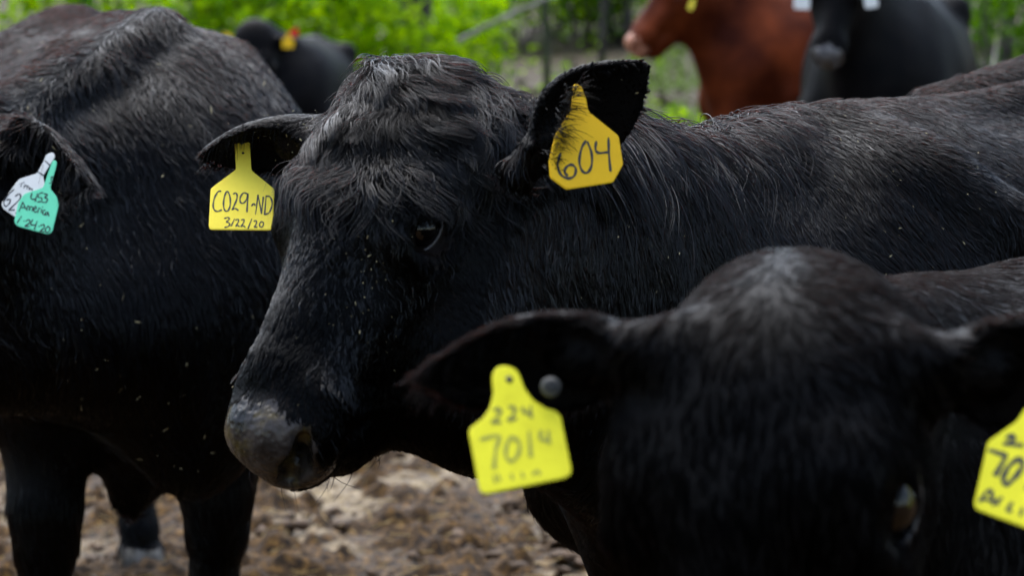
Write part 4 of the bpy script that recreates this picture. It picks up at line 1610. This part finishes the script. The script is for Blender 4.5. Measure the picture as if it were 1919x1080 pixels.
ear_tag('mint green ear tag reading 453 America 1-24-20', TagPlane(70, 390, 4.140, 0, -.25), [
    (385, 385), (412, 395), (405, 440), (362, 590), (410, 650), (425, 710), (378, 905), (350, 925), (125, 865), (103, 835), (130, 700), (175, 630), (312, 585), (358, 450)],
    (0, 200), 3.855, M['mint'], [
    ([[(232, 625), (225, 665), (264, 670)], [(270, 628), (255, 688)], [(312, 622), (285, 630), (276, 654), (302, 662), (298, 685), (270, 690)],
      [(318, 630), (345, 638), (322, 658)], [(322, 658), (345, 670), (332, 692), (304, 690)]], 2.3, 'ink'),
    ([[(138, 758), (166, 690)], [(166, 690), (188, 742)], [(150, 732), (184, 728)], [(194, 752), (201, 720), (214, 728), (213, 750)], [(213, 750), (222, 724), (236, 730), (235, 758)],
      [(243, 742), (264, 737), (256, 722), (243, 740), (252, 762), (270, 758)], [(274, 768), (281, 736), (294, 740)], [(297, 768), (304, 742)], [(309, 727)],
      [(328, 748), (312, 756), (311, 778), (326, 782)], [(350, 764), (332, 766), (329, 786), (350, 770)], [(350, 768), (354, 792)]], 2.1, 'ink'),
    ([[(157, 792), (124, 842)], [(176, 828)], [(188, 828), (208, 818), (216, 838), (180, 866)], [(180, 866), (214, 866)], [(238, 818), (222, 852), (264, 858)], [(270, 828), (248, 890)],
      [(284, 866)], [(294, 862), (314, 853), (320, 874), (288, 906)], [(288, 906), (322, 906)], [(350, 864), (330, 885), (332, 908), (350, 908), (362, 885), (350, 866)]], 2.3, 'ink'),
    ([[(364, 512), (382, 508), (366, 530)], [(366, 530), (380, 545), (354, 556)]], 1.8, 'ink')])
# pale round button in the foreground cow's ear
rt = empty('button_tag', tuple(Q(1032, 726, 2.165)))
tag(rt, 'pale round button tag beside the faded lemon tag', 'ear tag')
V, F = tube([Q(1032, 726, 2.170), Q(1032, 726, 2.166), Q(1032, 726, 2.163)], [.0085, .0085, .0065], 18)
adopt(mesh_obj('disc', V, F, plain('grey_button_plastic', (.055, .055, .05), .5), smooth=False), rt)
V, F = tube([Q(1034, 724, 2.163), Q(1034, 724, 2.159)], [.0055, .0040], 14)
adopt(mesh_obj('stud', V, F, M['ink'], smooth=False), rt)


def simple_tag(label, px, py, d, w, h, mat, rot=0.0, neck=.35):
    """Small far tag: plate with a tapering neck, size in photograph pixels."""
    o = [(-w * .12, -h * (.5 + neck)), (w * .12, -h * (.5 + neck)), (w * .16, -h * .5), (w * .5, -h * .28), (w * .5, h * .5), (-w * .5, h * .5), (-w * .5, -h * .28), (-w * .16, -h * .5)]
    c, s = math.cos(rot), math.sin(rot)
    o = [(x * c - y * s, x * s + y * c) for x, y in o]
    return ear_tag(label, TagPlane(px, py, d), o, (px, py), 1.0, M[mat], thick=.004)


simple_tag('yellow ear tag below the red tag of the distant cow', 540, 79, 14.80, 22, 22, 'yellow_deep')
simple_tag('red ear tag above the yellow tag of the distant cow', 552, 60, 14.82, 16, 15, 'red_tag', .5, .1)
simple_tag('small yellow ear tag in the far left ear of the distant cow', 426, 70, 14.85, 18, 14, 'yellow_deep', -.6)
simple_tag('narrow yellow ear tag hanging on the red cow', 1296, 8, 13.3, 10, 22, 'yellow', .35)
simple_tag('white ear tag over the red cow flank, left of the grey nosed cow', 1503, 2, 11.35, 30, 30, 'white', .05)
simple_tag('white ear tag right of the face of the grey nosed cow', 1632, 0, 11.35, 25, 29, 'white', -.15)
print('total', round(time.time() - T0, 1))
